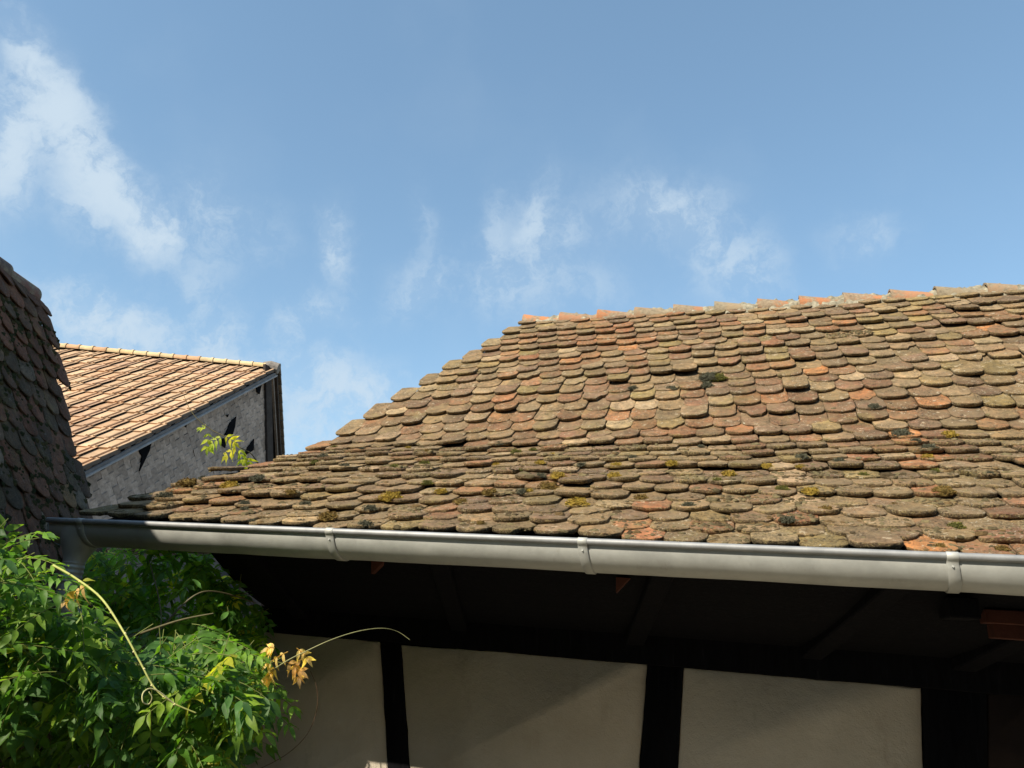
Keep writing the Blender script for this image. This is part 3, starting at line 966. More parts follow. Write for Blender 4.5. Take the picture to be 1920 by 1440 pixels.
    # thin sagging batten under the plate
    mb = MB(); mb.tube([on(470, 1182) + nh * .006, on(960, 1222) + nh * .006, on(1215, 1242) + nh * .006, on(1727, 1288) + nh * .006], .0035, 6)
    mb.build('plate_lath', MAT_DARKWOOD, house)
    # boarded eaves between plate and gutter
    s0 = e0 + nh * .03 + EZ * .13; s1 = e1 + nh * .03 + EZ * .13
    g0 = GC0 + GD * S385 - GO * (GR_ + .01) - GU * .02
    Lw = (e1 - e0) @ GD; g1 = g0 + GD * (Lw + .2)
    mb = MB(); rows = []
    for q in np.linspace(0, 1, 30):
        a = s0 + (s1 - s0) * q; b = g0 + (g1 - g0) * q
        rows.append([a + (b - a) * k - EZ * .03 * math.sin(k * math.pi) for k in np.linspace(0, 1, 8)])
    mb.grid(rows); mb.grid(np.array(rows) + EZ * .02); mb.build('eaves_soffit', MAT_TIMBER, house)
    # eaves board behind the gutter
    mb = MB(); a = g0 + EZ * .02; b = g1 + EZ * .02
    mb.box((a + b) / 2, b - a, EZ * .11, GO * .022); mb.build('eaves_board', MAT_TIMBER, house)
    # rafter feet and knee braces
    for u in (560, 860, 1190, 1520, 1800, 2080):
        f = (on(u, 1250) - e0) @ GD / Lw
        a = s0 + (s1 - s0) * f; b = g0 + (g1 - g0) * f
        mb = MB(); mid = (a + b) / 2 - EZ * .03; mb.box(mid, (b - a) * .96, GD * .09, EZ * .05, bev=.006)
        mb.build('rafter_foot', MAT_TIMBER, house)
    # little hooked slips of red tile peeping out under the gutter
    for (u, v, su) in ((706, 1066, .8), (1165, 1104, .6)):
        z = gz(u, 2.68); a = P(u - 10, v - 22, z); b = P(u + 26 * su, v - 20, z * .995); c = P(u - 10, v + 12 * su, z)
        mb = MB(); off = np.array([.01, .035, 0.0])
        mb.add([a, b, c, a + off, b + off, c + off], [(0, 1, 2), (3, 5, 4), (0, 3, 4, 1), (1, 4, 5, 2), (2, 5, 3, 0)])
        mb.build('tile_slip', MAT_TERRA, house)
    # brick corbel and bracket block at the right under the gutter
    mb = MB()
    for k, (v0, v1, uu0) in enumerate(((1143, 1168, 1842), (1170, 1196, 1858))):
        z = gz(1880, 2.80 + .02 * k); a = P(uu0, (v0 + v1) / 2, z)
        h_ = (v1 - v0) / FPX * z
        mb.box(a + GD * .19, GD * .38, GO * .10, EZ * h_, bev=.003)
    mb.build('corbel_bricks', MAT_TERRA, house)
    z = gz(1795, 2.72); a = P(1797, 1142, z); mb = MB(); mb.box(a, GD * .095, GO * .2, EZ * .07, bev=.004)
    mb.build('rafter_foot', MAT_TIMBER, house)
    # gable end (left), under the verge
    mb = MB()
    ge = top[:, 0] + np.array([0, 0, -.05])
    ca = on(446, 1200); k0 = min(ge, key=lambda q: abs((q - ca) @ EN)); dl = (ca - k0) @ EX + .03
    inner = [q + EX * dl for q in ge if (q - ca) @ EN < .02]
    V = inner + [np.array([q[0], q[1], topz - .1]) for q in inner]
    n = len(inner); mb.add(V, [(i, i + 1, n + i + 1, n + i) for i in range(n - 1)])
    mb.build('gable_wall', MAT_TIMBER, house)
    return on, nh, d


def brick_material():
    m, N, b, oc, out = newmat('old_red_brick')
    br = N.n.new('ShaderNodeTexBrick'); br.inputs['Scale'].default_value = 1
    br.inputs['Brick Width'].default_value = .22; br.inputs['Row Height'].default_value = .07; br.inputs['Mortar Size'].default_value = .008
    N.l.new(N.vm('MULTIPLY', oc, (1, 0, 1)), br.inputs['Vector'])
    br.inputs['Color1'].default_value = (.22, .07, .04, 1); br.inputs['Color2'].default_value = (.14, .05, .03, 1); br.inputs['Mortar'].default_value = (.1, .08, .06, 1)
    N.l.new(br.outputs['Color'], b.inputs['Base Color']); b.inputs['Roughness'].default_value = .95
    return m


MAT_BRICK = brick_material()
ON, WN, WD = wall()


# ------------------------------------------------------------------ the neighbouring house at the left: steep dark roof
def left_house():
    # ridge runs away from the viewer, the slope falls to the right
    top_far = P(72, 568, 5.2); bot_far = P(190, 950, 5.2)
    rid = nrm(np.array([-.07, 1.0, 0]) * [1, 1, 0]); ridn = P(0, 503, 4.8)
    down = nrm(bot_far - top_far - rid * ((bot_far - top_far) @ rid))
    n = np.cross(rid, down); n = n if n[0] > 0 else -n
    root = empty('neighbouring_house', (top_far - rid * 2 + np.array([-1.5, 0, 0])) * [1, 1, 0], 'shaded house at the left edge with a steep slope of dark mossy tiles', 'house')
    mb = MB(); e = .128; W = .17; nrow = 22; Lr = 2.0
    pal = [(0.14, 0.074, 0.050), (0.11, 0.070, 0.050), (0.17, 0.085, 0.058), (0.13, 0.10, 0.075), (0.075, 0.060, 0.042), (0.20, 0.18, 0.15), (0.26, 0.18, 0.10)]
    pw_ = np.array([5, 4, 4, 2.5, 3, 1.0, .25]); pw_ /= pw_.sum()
    spots = []
    for r in range(nrow):
        # r=0 lowest; flare a little at the bottom, lumpy verge
        dist = (nrow - 1 - r) * e + .10
        flare = .035 * max(0, (dist - 1.0)) ** 2
        verge = 0.03 * math.sin(r * 1.9) + rng.uniform(-.02, .02)
        s = verge + (W / 2 if r % 2 else 0)
        while s > -Lr:
            w = W * rng.uniform(.95, 1.03); s -= w / 2
            base = top_far + rid * s + down * (dist + rng.normal(0, .008)) + n * (flare + .015 * float(vnoise(np.array([[s * 2, dist * 2, 0]]), 1.0, 3)[0]))
            ang = rng.normal(0, .07); ex = rid * math.cos(ang) + down * math.sin(ang); ey = down * math.cos(ang) - rid * math.sin(ang)
            ex = nrm(ex + n * rng.normal(0, .03)); ez = np.cross(ex, ey); ez = ez if ez @ n > 0 else -ez
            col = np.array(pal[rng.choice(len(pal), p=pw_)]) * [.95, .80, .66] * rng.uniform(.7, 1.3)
            make_tile(mb, base, ex, ey, ez, w, min(e * 2.1, dist), .015, .028 + abs(rng.normal(0, .003)), col, nx=11, ny=9, D=rng.uniform(.36, .46), pw=2.0, rough=.0035)
            spots.append((base + ez * .044, ex, ey, ez, w)); s -= w / 2 + .003
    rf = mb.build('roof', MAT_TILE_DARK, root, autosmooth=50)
    # moss lying in the joints
    mb = MB()
    for (O, ex, ey, ez, w) in spots:
        k = rng.poisson(16 * max(0.05, .55 + fbm(O[None], 2.5, 7, 2)[0]))
        if abs((O - top_far) @ down) < .3: k = 0
        for _ in range(k):
            a = rng.uniform(-.5, .5); c = O + ex * (a * w) - ey * rng.uniform(.06, .14) - ez * .008
            if rng.random() < .5: c = O + ex * (rng.choice([-.5, .5]) * w) - ey * rng.uniform(0, .12) - ez * .012
            R_ = rng.uniform(.006, .022)
            th = rng.uniform(0, 6.28, 7); V = [c + ez * R_ * .8]
            ring = [c + (ex * math.cos(q) * 1.2 + ey * math.sin(q)) * R_ * rng.uniform(.7, 1.3) for q in np.linspace(0, 2 * math.pi, 7)[:-1]]
            mb.add(V + ring, [(0, 1 + i, 1 + (i + 1) % 6) for i in range(6)], random.choice([(.028, .032, .015), (.04, .04, .018), (.06, .05, .022)]))
    ms = mb.build('moss', MAT_MOSS, rf, smooth=True); ms['kind'] = 'stuff'
    # ridge tiles
    for k in range(8):
        s1 = -.02 - k * .36; mb = MB()
        rr0, rr1 = .078, .066
        G = []
        for q in np.linspace(0, 1, 6):
            s = s1 - .40 * q; rr = rr0 + (rr1 - rr0) * q
            G.append([top_far + rid * s + np.array([0, 0, 1]) * (math.sin(t) * rr + .035 - .014 * q) + np.array([1, 0, 0]) * (math.cos(t) * rr - .055) for t in np.linspace(-.5, math.pi + .5, 18)])
        mb.grid(G); G = np.array(G)
        inner = G + (np.array([(G[:, 5:13].mean((0, 1))) * 0]))  # same ring, kept for thickness
        cen = G[0].mean(0); mb.add(list(G[0]) + [cen], [(i, i + 1, len(G[0])) for i in range(len(G[0]) - 1)])
        mb.c = [np.tile(np.array([(.17, .085, .065, 1), (.10, .07, .06, 1)][k % 2]), (len(v), 1)) for v in mb.v]
        ob = mb.build('ridge_tile', MAT_RIDGE, rf, autosmooth=50); ob['group'] = 'dark ridge tiles of the neighbouring house'
    # underlay board, far gable and wall below
    mb = MB(); V = []
    ds = np.linspace(.0, nrow * e, 12)
    G = [[top_far + rid * s + down * q + n * (.035 * max(0, q - 1.0) ** 2 - .006) for q in ds] for s in (-.035, -Lr, -3.2)]
    mb.grid(G); far = np.array(G[0]); left = [q - np.array([2 * (q[0] - top_far[0]) + .2, 0, 0]) for q in far]
    mb.grid([far, np.array(left)])
    mb.grid([[q, top_far + rid * -3.2 + (q - top_far)] for q in left])
    mb.build('roof_boarding', MAT_TIMBER, rf)
    mb = MB(); foot = far[-1]; f2 = far[-1] - rid * 3.1
    mb.add([foot - n * .12, f2 - n * .12, f2 * [1, 1, 0] - n * .12 * [1, 1, 0], foot * [1, 1, 0] - n * .12 * [1, 1, 0]], [(0, 1, 2, 3)])
    l0 = np.array(left[-1]); mb.add([foot - n * .12, l0, l0 * [1, 1, 0], foot * [1, 1, 0] - n * .12 * [1, 1, 0]], [(0, 1, 2, 3)])
    mb.build('wall', MAT_DIRT, root)


left_house()


# ------------------------------------------------------------------ the barn behind
def barn():
    A = P(519, 692, 12); Lr = P(95, 651, 11.8); V_ = P(170, 872, 8.5); A2 = P(528, 862, 13.5)
    rd = nrm(Lr - A); A_l = A + rd * 4.6
    dn = V_ - A; Ld = np.linalg.norm(dn); dn = dn / Ld
    n = np.cross(rd, dn); n = n if n[2] > 0 else -n
    root = empty('barn', (A + rd * 2) * [1, 1, 0], 'distant barn with sunlit orange interlocking tiles and a grey shingled gable', 'barn')
    ridge_mat = None
    # tile grid in the skewed basis (rd, dn)
    step_r = .232; nrows = 15; step_d = Ld / 13.6
    mb = MB()
    prof_x = np.array([0, .03, .10, .14, .30, .34, .40, .46, .50, .95, 1.0])
    prof_z = np.array([.020, .024, .024, .002, .0, .018, .021, .018, 0, 0, .0])
    for r in range(nrows + 1):
        ncol = 22
        off = 0
        for c in range(ncol):
            s0 = c * step_r + off
            a = A + rd * s0 + dn * (r * step_d) + n * rng.normal(0, .004)
            nj = 3
            G = []
            for j in range(nj):
                q = j / (nj - 1)
                row = []
                for x, z in zip(prof_x, prof_z):
                    row.append(a + rd * (x * step_r) + dn * (q * step_d * 1.10) + n * (z * 1.0 + .020 * q + rng.normal(0, .0015)))
                G.append(row)
            low = [g - n * .032 - dn * .004 for g in G[-1]]
            G.append(low)
            col = np.array(random.choice([(.46, .31, .19), (.43, .29, .18), (.48, .33, .205), (.43, .27, .16), (.41, .265, .17)])) * rng.uniform(.9, 1.08)
            if rng.random() < .02: col = np.array([.38, .19, .10])
            mb.grid(np.array(G), col)
            # verge: close the edge of the first column
            if c == 0:
                e0 = np.array(G)[:3, 0]; mb.grid(np.stack([e0, e0 - n * .05], 1), (.14, .11, .09))
    rf = mb.build('roof', MAT_TILE_BARN, root)
    # under-boarding, second slope
    mb = MB()
    q = [A - n * .03 + rd * .02, A_l - n * .03, A_l + dn * (Ld * 1.2) - n * .03, A + dn * (Ld * 1.2) - n * .03 + rd * .02]
    mb.add(q, [(0, 1, 2, 3)])
    dn2 = A2 - A; d2 = nrm(dn2)
    q = [A - EZ * .03, A_l - EZ * .03, A_l + dn2 * 1.6 - EZ * .03, A + dn2 * 1.6 - EZ * .03]
    n2 = nrm(np.cross(rd, d2)); n2 = n2 if n2[2] > 0 else -n2
    mb.add([t + n2 * .0 for t in q] + [t + n2 * .06 for t in q], [(0, 1, 2, 3), (4, 5, 6, 7), (0, 4, 7, 3), (0, 1, 5, 4)])
    mb.build('roof_boarding', MAT_DARKWOOD, root)
    # far slope tiles seen edge-on, uneven ends
    mb = MB()
    for k in range(14):
        c = A + d2 * (k * .21 + .1) + n2 * .075 - rd * .02
        mb.box(c + rd * .15, rd * .34, d2 * .26 + n2 * .02, n2 * .035, col=np.array([.20, .17, .14]) * rng.uniform(.6, 1.2))
    mb.build('verge_tiles', MAT_SLATE, root)
    # roof battens under the far slope
    for k in range(3):
        mb = MB(); off = rd * (.06 + .10 * k)
        mb.box(A + off + dn2 * .55 - EZ * .07, dn2 * 1.05, rd * .035, n2 * .05); mb.build('barge_rafter', MAT_FASCIA if k == 0 else MAT_DARKWOOD, root)
    # ridge tiles, each with a small collar
    up = EZ
    sd = nrm(np.cross(rd, up)); sd = sd if sd[1] < 0 else -sd
    n_r = 26
    for k in range(n_r):
        mb = MB(); s0 = .16 + k * .36 * .5 * 1.0; step = .18 * 2
        s0 = .16 + k * .2
        L1 = .2
        cc = [(.50, .33, .19), (.52, .38, .20), (.46, .28, .16), (.52, .40, .23)][rng.integers(4)]
        G = []
        for q, rr, in ((0, .080), (.16, .080), (.161, .070), (1.15, .070)):
            G.append([A + rd * (s0 + L1 * q) + sd * (math.cos(t) * rr * 1.15) + up * (math.sin(t) * rr * .9 + .012) for t in np.linspace(-.3, math.pi + .3, 12)])
        mb.grid(np.array(G), cc)
        ob = mb.build('ridge_tile', MAT_TILE_BARN, rf); ob['group'] = 'orange ridge tiles of the barn'
    # end ridge cap, grey
    mb = MB(); mb.tube([A + rd * -.03 + up * .01, A + rd * .10 + up * .035, A + rd * .2 + up * .02], [.085, .088, .075], 12, col=(.19, .17, .15))
    ob = mb.build('ridge_end_cap', MAT_SLATE, rf)
    # bargeboard along the verge
    ins = rd * .10
    mb = MB(); a = A + ins * .1 - EZ * .08; b = a + dn * (Ld * 1.1)
    mb.box((a + b) / 2, b - a, EZ * .06, rd * .03, bev=.004); mb.build('bargeboard', MAT_FASCIA, root)
    mb = MB(); a = A + rd * -.012 - EZ * .105; b = a + dn * (Ld * 1.1)
    mb.box((a + b) / 2, b - a, EZ * .022, rd * .035, bev=.003); mb.build('verge_batten', simple_mat('pale_batten', (.34, .31, .29), .9), root)
    # gable wall plane: vertical, contains the verge direction
    hd = nrm(dn * [1, 1, 0]); wn = np.cross(hd, EZ); wn = wn if wn[0] > 0 else -wn
    W0 = A - wn * .10 - EZ * .09
    def onw(u, v, off=0.0):
        ray = P(u, v, 1.0) - np.array([0, 0, EYE]); c = np.array([0, 0, EYE]); t = ((W0 + wn * off - c) @ wn) / (ray @ wn); return c + ray * t
    right_u = 499
    # diagonal shingles
    holes = [[(740, 870), (815, 812), (792, 900), (740, 1010), (718, 1055), (735, 940), (713, 905)], [(1395, 690), (1443, 645), (1435, 720), (1415, 785), (1358, 785)],
             [(1525, 880), (1577, 812), (1575, 895), (1520, 930), (1482, 1005)], [(1595, 425), (1637, 392), (1620, 475), (1600, 462)], [(1335, 810), (1380, 800), (1360, 880), (1335, 860)],
             [(1055, 715), (1072, 700), (1068, 725)], [(1370, 632), (1388, 628), (1380, 648)]]
    holes = [[(80 + x / 4, 620 + y / 4) for x, y in h] for h in holes]
    def inside(u, v, poly):
        c = False; j = len(poly) - 1
        for i in range(len(poly)):
            (x1, y1), (x2, y2) = poly[i], poly[j]
            if (y1 > v) != (y2 > v) and u < (x2 - x1) * (v - y1) / (y2 - y1) + x1: c = not c
            j = i
        return c
    hp = [[onw(u, v) for u, v in h] for h in holes]
    for h in holes:  # raised black plates painted in for the dark inside broken shingles
        mb = MB(); q = [onw(u, v, .0) + wn * .022 for u, v in h]; mb.add(q + [t - wn * .03 for t in q], [tuple(range(len(q)))] + [(i_, (i_ + 1) % len(q), len(q) + (i_ + 1) % len(q), len(q) + i_) for i_ in range(len(q))])
        mb.build('gap_shade_plate', MAT_TIMBER, root)
    to2 = lambda p: ((p - W0) @ hd, (p - W0)[2])
    hp2 = [[to2(p) for p in h] for h in hp]
    slope = dn[2] / np.linalg.norm(dn[:2])
    (xt, yt), (xb, yb) = to2(onw(497, 728)), to2(onw(500, 862)); XR = lambda y: xt + (xb - xt) * (y - yt) / (yb - yt); xr = min(xt, XR(-2.6))
    mb = MB(); a_ = math.radians(52); t1 = (math.cos(a_), math.sin(a_)); t2 = (-math.sin(a_), math.cos(a_))
    sl, sw = .17, .088
    for i in range(-60, 60):
        for j in range(-90, 90):
            x = i * sl * t1[0] + j * sw * t2[0] + (j % 2) * .09 * t1[0]; y = i * sl * t1[1] + j * sw * t2[1] + (j % 2) * .09 * t1[1]
            if x < -.35 or x > 5.2 or y < -3.1: continue
            if y > slope * x - .0 or x < XR(y) - .02: continue
            x += rng.normal(0, .004); y += rng.normal(0, .004); da = rng.normal(0, .035)
            e1 = hd * t1[0] + EZ * t1[1]; e2 = hd * t2[0] + EZ * t2[1]; e1b = e1 * math.cos(da) + e2 * math.sin(da); e2b = e2 * math.cos(da) - e1 * math.sin(da)
            c = W0 + hd * x + EZ * y + wn * rng.uniform(0, .004)
            e1t = e1b * sl * 1.05 + wn * .009
            mb.box(c, e1t, e2b * sw * rng.uniform(.98, 1.08) + wn * .005, wn * .008, col=np.array([.37, .295, .245]) * rng.uniform(.78, 1.2))
    mb.build('gable_shingles', MAT_SLATE, root)
    mb = MB(); qa = W0 + hd * (XR(.1) - .04) + EZ * .1 + wn * .02; qb = W0 + hd * (XR(-2.6) - .04) - EZ * 2.6 + wn * .02; mb.box((qa + qb) / 2, hd * .16, wn * .05, qa - qb, bev=.005); mb.build('corner_board', MAT_DARKWOOD, root)
    # dark boarding behind the shingles + wall down to the ground
    mb = MB(); xs_ = np.linspace(xt, 5.0, 20); gy = -W0[2]; xg = np.linspace(XR(gy), 5.0, 20)
    tp = [W0 + hd * x + EZ * (slope * x + .05) - wn * .06 for x in xs_]; bt = [(W0 + hd * x - wn * .06) * [1, 1, 0] for x in xg]
    mb.grid([tp, bt])
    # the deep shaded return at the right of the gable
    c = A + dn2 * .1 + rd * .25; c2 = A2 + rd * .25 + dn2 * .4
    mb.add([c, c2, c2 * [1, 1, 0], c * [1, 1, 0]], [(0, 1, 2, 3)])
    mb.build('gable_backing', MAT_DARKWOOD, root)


barn()


# ------------------------------------------------------------------ low rendered wall behind the vine
def back_wall():
    a = P(-200, 1100, 6.2); b = P(430, 1100, 5.0)
    mb = MB(); d = nrm((b - a) * [1, 1, 0]); nn = np.cross(d, EZ); h = 2.02
    g0, g1 = a * [1, 1, 0], b * [1, 1, 0]
    L = np.linalg.norm(g1 - g0)
    mb.box((g0 + g1) / 2 + EZ * h / 2, d * L, nn * .2, EZ * h, bev=.01)
    mb2 = MB(); mb2.box((g0 + g1) / 2 + EZ * (h + .03), d * (L + .06), nn * .28, EZ * .06, bev=.01)
    root = empty('courtyard_wall', (g0 + g1) / 2, 'pale rendered garden wall glimpsed through the vine below the gutter', 'wall')
    mb.build('rendered_face', MAT_DIRT, root); mb2.build('coping', MAT_DIRT, root)


back_wall()


def sky_blocking_house():
    """unseen house added behind the viewer to keep sky light off the wall"""
    c = np.array([1.0, -7.5, 0.0])
    root = empty('sky_blocking_house', c, 'dark brick house added unseen behind the viewer to block sky light', 'house')
    ex, ey = np.array([1.0, 0, 0]), np.array([0, 1.0, 0])
    mb = MB(); mb.box(c + EZ * 2.9, ex * 17, ey * 6, EZ * 5.8); mb.build('wall', MAT_BRICK, root)  # walls, roof and windows all invented with this sky blocker
    mb = MB(); hh = 3.4
    a = [c + ex * x + ey * y + EZ * z for x in (-8.8, 8.8) for (y, z) in ((3.5, 5.5), (0, 5.5 + hh), (-3.5, 5.5))]
    mb.add(a, [(0, 1, 4, 3), (1, 2, 5, 4), (0, 2, 1), (3, 4, 5), (0, 3, 5, 2)]); mb.build('roof', MAT_MORTAR, root)
    for x in (-6, -3, 0, 3, 6):
        for z in (1.6, 4.2):
            mb = MB(); p = c + ex * x + ey * 3.02 + EZ * z
            for dx in (-.5, .5): mb.box(p + ex * dx, ex * .07, ey * .08, EZ * 1.4)
            for dz in (-.7, .7, .15): mb.box(p + EZ * dz, ex * .93, ey * .08, EZ * .07)
            f = mb.build('window', MAT_FASCIA, root)
            mb = MB(); mb.box(p - ey * .005, ex * .94, ey * .012, EZ * 1.36); mb.build('pane', MAT_DARKWOOD, f)


sky_blocking_house()


# ------------------------------------------------------------------ wisteria
def leaflet(mb, O, axis, nrmv, L, w, col, curl=0.25, fold=0.25):
    axis = nrm(axis); side = nrm(np.cross(axis, nrmv)); up = np.cross(side, axis)
    n = 6; V = []; F = []
    ph = random.uniform(0, 6.28); wav = random.uniform(.02, .07)
    for i in range(n + 1):
        q = i / n
        wq = w * 0.5 * (0.05, .78, 1.0, .86, .55, .22, 0.0)[i]
        c = O + axis * (L * q) - up * (curl * L * q * q)
        z = fold * wq
        rip = wav * L * math.sin(q * 9 + ph)
        V += [c - side * wq + up * (z + rip), c, c + side * wq + up * (z - rip)]
    for i in range(n):
        a = i * 3; F += [(a, a + 1, a + 4, a + 3), (a + 1, a + 2, a + 5, a + 4)]
    mb.add(V, F, col)


def compound(mb, sm, O, axis, nrmv, L, pairs, col, ll=.06, droop=.35, stemcol=(.12, .14, .03), lw=.36, pinch=1.0, wilt=0.0):
    """pinnate leaf: paired leaflets along a drooping rachis with one at the tip"""
    axis = nrm(axis); nrmv = nrm(nrmv - axis * (nrmv @ axis) + 1e-6); side = np.cross(axis, nrmv)
    pts = []; 
    for q in np.linspace(0, 1, 7): pts.append(O + axis * L * q - EZ * droop * L * q * q)
    pts = np.array(pts); sm.tube(pts, np.linspace(.0017, .0009, 7), 4, col=stemcol, cap=False)
    def at(q):
        t = q * 6; i = min(5, int(t)); f = t - i; return pts[i] * (1 - f) + pts[i + 1] * f, nrm(pts[i + 1] - pts[i])
    for k in range(pairs):
        q = .24 + .70 * k / max(1, pairs - 1); c, t = at(q)
        size = ll * (0.72 + .45 * math.sin(math.pi * (.25 + .6 * k / pairs))) * random.uniform(.85, 1.12)
        for sg in (-1, 1):
            ax = t * random.uniform(.45, .75) + side * sg * pinch - EZ * random.uniform(.05, .4 + wilt) + rng.normal(0, .12, 3)
            nv = nrmv + rng.normal(0, .28, 3)
            cc = np.array(col) * [1.25, 1.2, 1.0] * random.uniform(.75, 1.25)
            leaflet(mb, c, ax, nv, size, size * lw * random.uniform(.9, 1.1), cc, curl=random.uniform(.05, .4) + wilt, fold=random.uniform(.1, .5))
    c, t = at(1.0); leaflet(mb, c, t + rng.normal(0, .1, 3) - EZ * .2, nrmv, ll * 1.1, ll * lw * 1.1, col, curl=.3)


def wisteria():
    root = empty('wisteria', P(150, 1400, 2.9) * [1, 1, 0] + np.array([0, 0, 0]), 'leafy green wisteria crowding the left corner below the gutter end', 'climbing plant')
    lf = MB(); st = MB()
    greens = [(.055, .13, .018), (.07, .15, .022), (.04, .10, .022), (.10, .18, .025), (.05, .12, .035), (.15, .24, .03), (.26, .28, .03)]
    gw = [5, 5, 4, 3, 3, 2.2, .9]
    # clump volumes: image outline, near and far distance, number of leaves
    def inside(u, v, poly):
        c = False; j = len(poly) - 1
        for i in range(len(poly)):
            (x1, y1), (x2, y2) = poly[i], poly[j]
            if (y1 > v) != (y2 > v) and u < (x2 - x1) * (v - y1) / (y2 - y1) + x1: c = not c
            j = i
        return c
    clumps = [
        ([(-160, 1010), (10, 1010), (60, 1045), (100, 1100), (60, 1290), (-160, 1330)], 2.15, 2.95, 170, .058),
        ([(-160, 1150), (150, 1150), (300, 1190), (430, 1215), (470, 1330), (430, 1480), (250, 1480), (120, 1330), (-160, 1300)], 2.3, 3.1, 340, .066),
        ([(175, 1015), (300, 1010), (390, 1030), (470, 1150), (450, 1280), (280, 1280), (170, 1200)], 3.6, 4.4, 190, .072),
        ([(360, 1180), (480, 1200), (500, 1300), (470, 1340), (380, 1360)], 2.7, 3.3, 50, .056),
        ([(420, 1080), (480, 1120), (500, 1175), (470, 1210), (400, 1190)], 3.7, 4.1, 32, .060),
        ([(-160, 1330), (420, 1300), (420, 1520), (-160, 1520)], 2.7, 3.2, 100, .07),
    ]
    for poly, z0, z1, n, ll in clumps:
        us = [p[0] for p in poly]; vs = [p[1] for p in poly]; k = 0
        while k < n:
            u, v = random.uniform(min(us), max(us)), random.uniform(min(vs), max(vs))
            if not inside(u, v, poly): continue
            k += 1; z = random.uniform(z0, z1); O = P(u, v, z)
            ax = np.array([random.uniform(-.6, 1.0), random.uniform(-1.0, .3), random.uniform(-.55, .35)])
            nv = nrm(np.array([random.uniform(-.7, .2), -.6, 1.0]) + rng.normal(0, .35, 3))
            col = random.choices(greens, gw)[0]
            if z0 > 3.5: col = tuple(np.array(col) * 1.7)  # leaves behind the gutter brightened in colour for light shining through
            L = random.uniform(.18, .27)
            compound(lf, st, O - nrm(ax) * L * .5, ax, nv, L, random.randint(4, 6), col, ll=ll * random.uniform(.85, 1.15), droop=random.uniform(.1, .5))
    # sprays that stand out against the light
    sprays = [((20, 1050), 2.4, (1, -.2, .25)), ((70, 1075), 2.4, (1, -.3, .1)), ((10, 1020), 2.5, (.8, -.2, .5)), ((110, 1105), 2.35, (1, -.4, .0)),
              ((395, 1200), 2.8, (1, -.3, .15)), ((410, 1230), 2.75, (1, -.2, .35)), ((430, 1290), 2.8, (1, -.3, -.1)), ((470, 1310), 2.85, (1, -.2, -.2)), ((450, 1270), 2.9, (1, -.2, .1)),
              ((360, 1170), 2.9, (1, -.3, .0)), ((480, 1290), 2.9, (1, -.3, -.05)), ((0, 1090), 2.3, (1, -.4, .1))]
    for (uv, z, ax) in sprays:
        O = P(uv[0], uv[1], z)
        compound(lf, st, O, np.array(ax), np.array([-.3, -.4, 1.0]), .17, 5, random.choice([(.13, .24, .035), (.09, .19, .03), (.11, .22, .05)]), ll=.05, droop=.3)
    lf.build('foliage', MAT_LEAF, root, smooth=True)
    # woody stems
    def curve(pts, n=40):
        pts = np.array(pts); t = np.linspace(0, len(pts) - 1, n); i = np.clip(t.astype(int), 0, len(pts) - 2); f = (t - i)[:, None]
        p0 = pts[np.clip(i - 1, 0, None)]; p1 = pts[i]; p2 = pts[i + 1]; p3 = pts[np.clip(i + 2, None, len(pts) - 1)]
        return .5 * ((2 * p1) + (-p0 + p2) * f + (2 * p0 - 5 * p1 + 4 * p2 - p3) * f ** 2 + (-p0 + 3 * p1 - 3 * p2 + p3) * f ** 3)
    trunk = curve([P(150, 1400, 2.9) * [1, 1, 0], P(120, 1500, 2.95), P(60, 1350, 2.9), P(0, 1200, 2.8), P(-60, 1080, 2.8)])
    st.tube(trunk, np.linspace(.03, .012, 40), 9, col=(.10, .075, .05))
    for pts in ([P(60, 1350, 2.9), P(200, 1250, 2.85), P(300, 1180, 3.2), P(280, 1050, 3.5)], [P(0, 1250, 2.8), P(150, 1300, 2.7), P(330, 1260, 2.8), P(470, 1240, 2.85)],
                [P(120, 1480, 2.95), P(300, 1400, 2.9), P(420, 1330, 2.9)], [P(300, 1180, 3.3), P(380, 1110, 3.4), P(480, 1130, 3.6)], [P(230, 1200, 3.0), P(330, 1165, 2.9), P(400, 1150, 2.8)]):
        st.tube(curve(pts), np.linspace(.006, .002, 40), 6, col=(.09, .08, .04))
    st.build('woody_stem', MAT_STEM, root, smooth=True)
    # the long pale whip and its curl
    wh = MB(); yc = (.34, .36, .10)
    c = curve([P(100, 1060, 2.35), P(140, 1083, 2.3), P(190, 1122, 2.2), P(232, 1185, 2.12), P(262, 1240, 2.08), P(290, 1290, 2.05), P(325, 1318, 2.04), P(368, 1337, 2.05)], 70)
    wh.tube(c, np.linspace(.0036, .0016, 70), 8, col=yc)
    for i in range(12, 66, 6):
        q = c[i]; wh.tube([q, q + CR * .003 * (1 if i % 12 else -1) - CU * .001, q + CR * .005 * (1 if i % 12 else -1)], [.0035, .0032, .001], 6, col=(.55, .5, .25))
    k = curve([P(350, 1330, 2.05), P(325, 1318, 2.04), P(300, 1298, 2.03), P(281, 1291, 2.02), P(268, 1300, 2.0), P(268, 1316, 1.99), P(279, 1320, 2.0), P(285, 1308, 2.0), P(279, 1297, 2.0)], 60)
    wh.tube(k, np.linspace(.0022, .0011, 60), 6, col=(.45, .42, .2))
    wp = wh.build('pale_shoot', MAT_STEM, root, smooth=True); wp['label'] = 'long yellow-green whip with a curled tip'
    # young bronze leaves
    b1 = MB(); s1 = MB()
    bz = [(.62, .44, .18), (.55, .36, .17), (.68, .52, .24)]
    compound(b1, b1, P(168, 1095, 2.28), -CR * 1.0 - CU * .55 + CF * -.1, CU * .7 - CF * .6, .07, 4, (.50, .34, .18), ll=.040, droop=.2, wilt=.4, stemcol=(.4, .3, .1))
    leaflet(b1, P(140, 1108, 2.26), -CR * .7 - CU * .8, CU * .3 - CF, .06, .024, (.44, .32, .06), curl=.2)
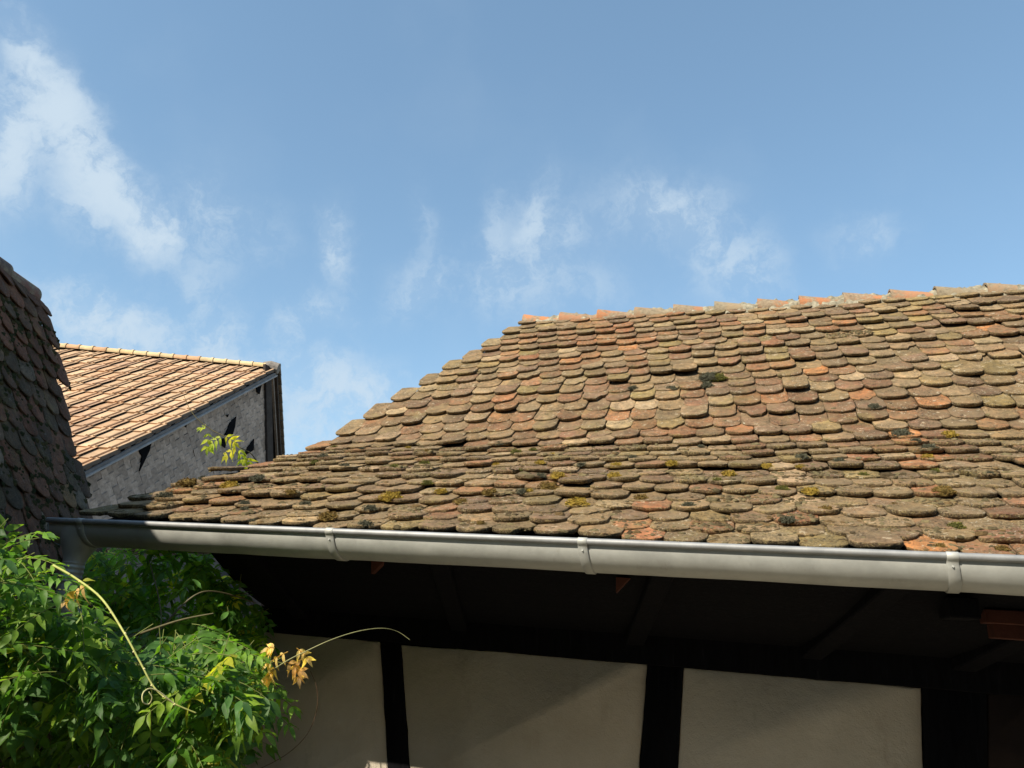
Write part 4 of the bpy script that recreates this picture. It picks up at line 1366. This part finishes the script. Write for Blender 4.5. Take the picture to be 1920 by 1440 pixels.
    leaflet(b1, P(155, 1088, 2.28), CR * 1 + CU * .1, CU * .8 - CF * .4, .035, .014, (.28, .30, .03), curl=.2)
    for (u, v, a, L) in ((540, 1222, (-.9, -.35), .07), (556, 1215, (.3, -.2), .045), (535, 1240, (.9, -.35), .06), (520, 1250, (-.5, -.4), .05), (550, 1240, (.35, -.8), .05), (515, 1215, (-.4, .1), .02), (515, 1262, (-.5, -.1), .025)):
        compound(b1, b1, P(u, v, 2.75), CR * a[0] + CU * a[1], CU * .6 - CF * .7, L, 3, random.choice(bz), ll=.038, droop=.2, wilt=.5, lw=.34, stemcol=(.45, .3, .08))
    yl = b1.build('young_leaves', MAT_LEAF, root, smooth=True); yl['label'] = 'bronze young leaves at the shoot tips'
    c = curve([P(505, 1260, 2.75), P(540, 1238, 2.74), P(572, 1222, 2.74), P(620, 1200, 2.76), P(670, 1184, 2.8), P(715, 1178, 2.85), P(745, 1184, 2.9), P(769, 1200, 2.9)], 60)
    s1 = MB()
    s1.tube(c, np.linspace(.0024, .0008, 60), 6, col=(.22, .22, .10))
    tp = s1.build('tendril', MAT_STEM, root, smooth=True)
    # dry twig hanging in front of the plaster
    tw = MB(); zz = lambda u: gz(u, 2.80)
    c = curve([P(582, 1258, zz(582)), P(594, 1290, zz(594)), P(594, 1330, zz(594)), P(580, 1370, zz(580)), P(555, 1400, zz(555)), P(520, 1425, zz(520)), P(470, 1448, zz(470)), P(400, 1470, zz(400))], 60)
    tw.tube(c, .0017, 6, col=(.10, .06, .035)); o_ = tw.build('dry_twig', MAT_STEM, root, smooth=True)
    return curve


CURVE = wisteria()


def roof_shoot():
    """thin climber leaning over the verge of the roof in front of the barn"""
    base = P(485, 868, 4.75)
    root = empty('climbing_shoot', base, 'thin leafy shoot rising over the roof edge in front of the grey gable', 'plant shoot')
    st = MB(); lf = MB()
    c = CURVE([P(486, 872, 4.78), P(470, 850, 4.75), P(448, 838, 4.72), P(420, 818, 4.7), P(395, 805, 4.7), P(370, 785, 4.7), P(355, 765, 4.72), P(345, 742, 4.75)], 50)
    st.tube(c, np.linspace(.0035, .0016, 50), 6, col=(.12, .10, .04)); st.build('stem', MAT_STEM, root, smooth=True)
    lc = [(.36, .40, .06), (.42, .40, .05), (.33, .38, .08)]
    for (u, v, a, L, ll) in ((392, 806, (-.1, -1), .09, .05), (418, 818, (-.6, -.3), .07, .055), (420, 816, (.9, -.4), .07, .05), (447, 838, (-.8, -.4), .08, .055), (450, 838, (.2, -.8), .07, .05),
                             (464, 850, (.15, -1), .12, .06), (472, 858, (-.3, -1), .10, .055), (388, 802, (-.4, .1), .04, .03)):
        compound(lf, st, P(u, v, 4.7), CR * a[0] + CU * a[1], CU * .5 - CF * .8, L, 3, random.choice(lc), ll=ll, droop=.2, wilt=.3)
    lf.build('leaves', MAT_LEAF, root, smooth=True)


roof_shoot()
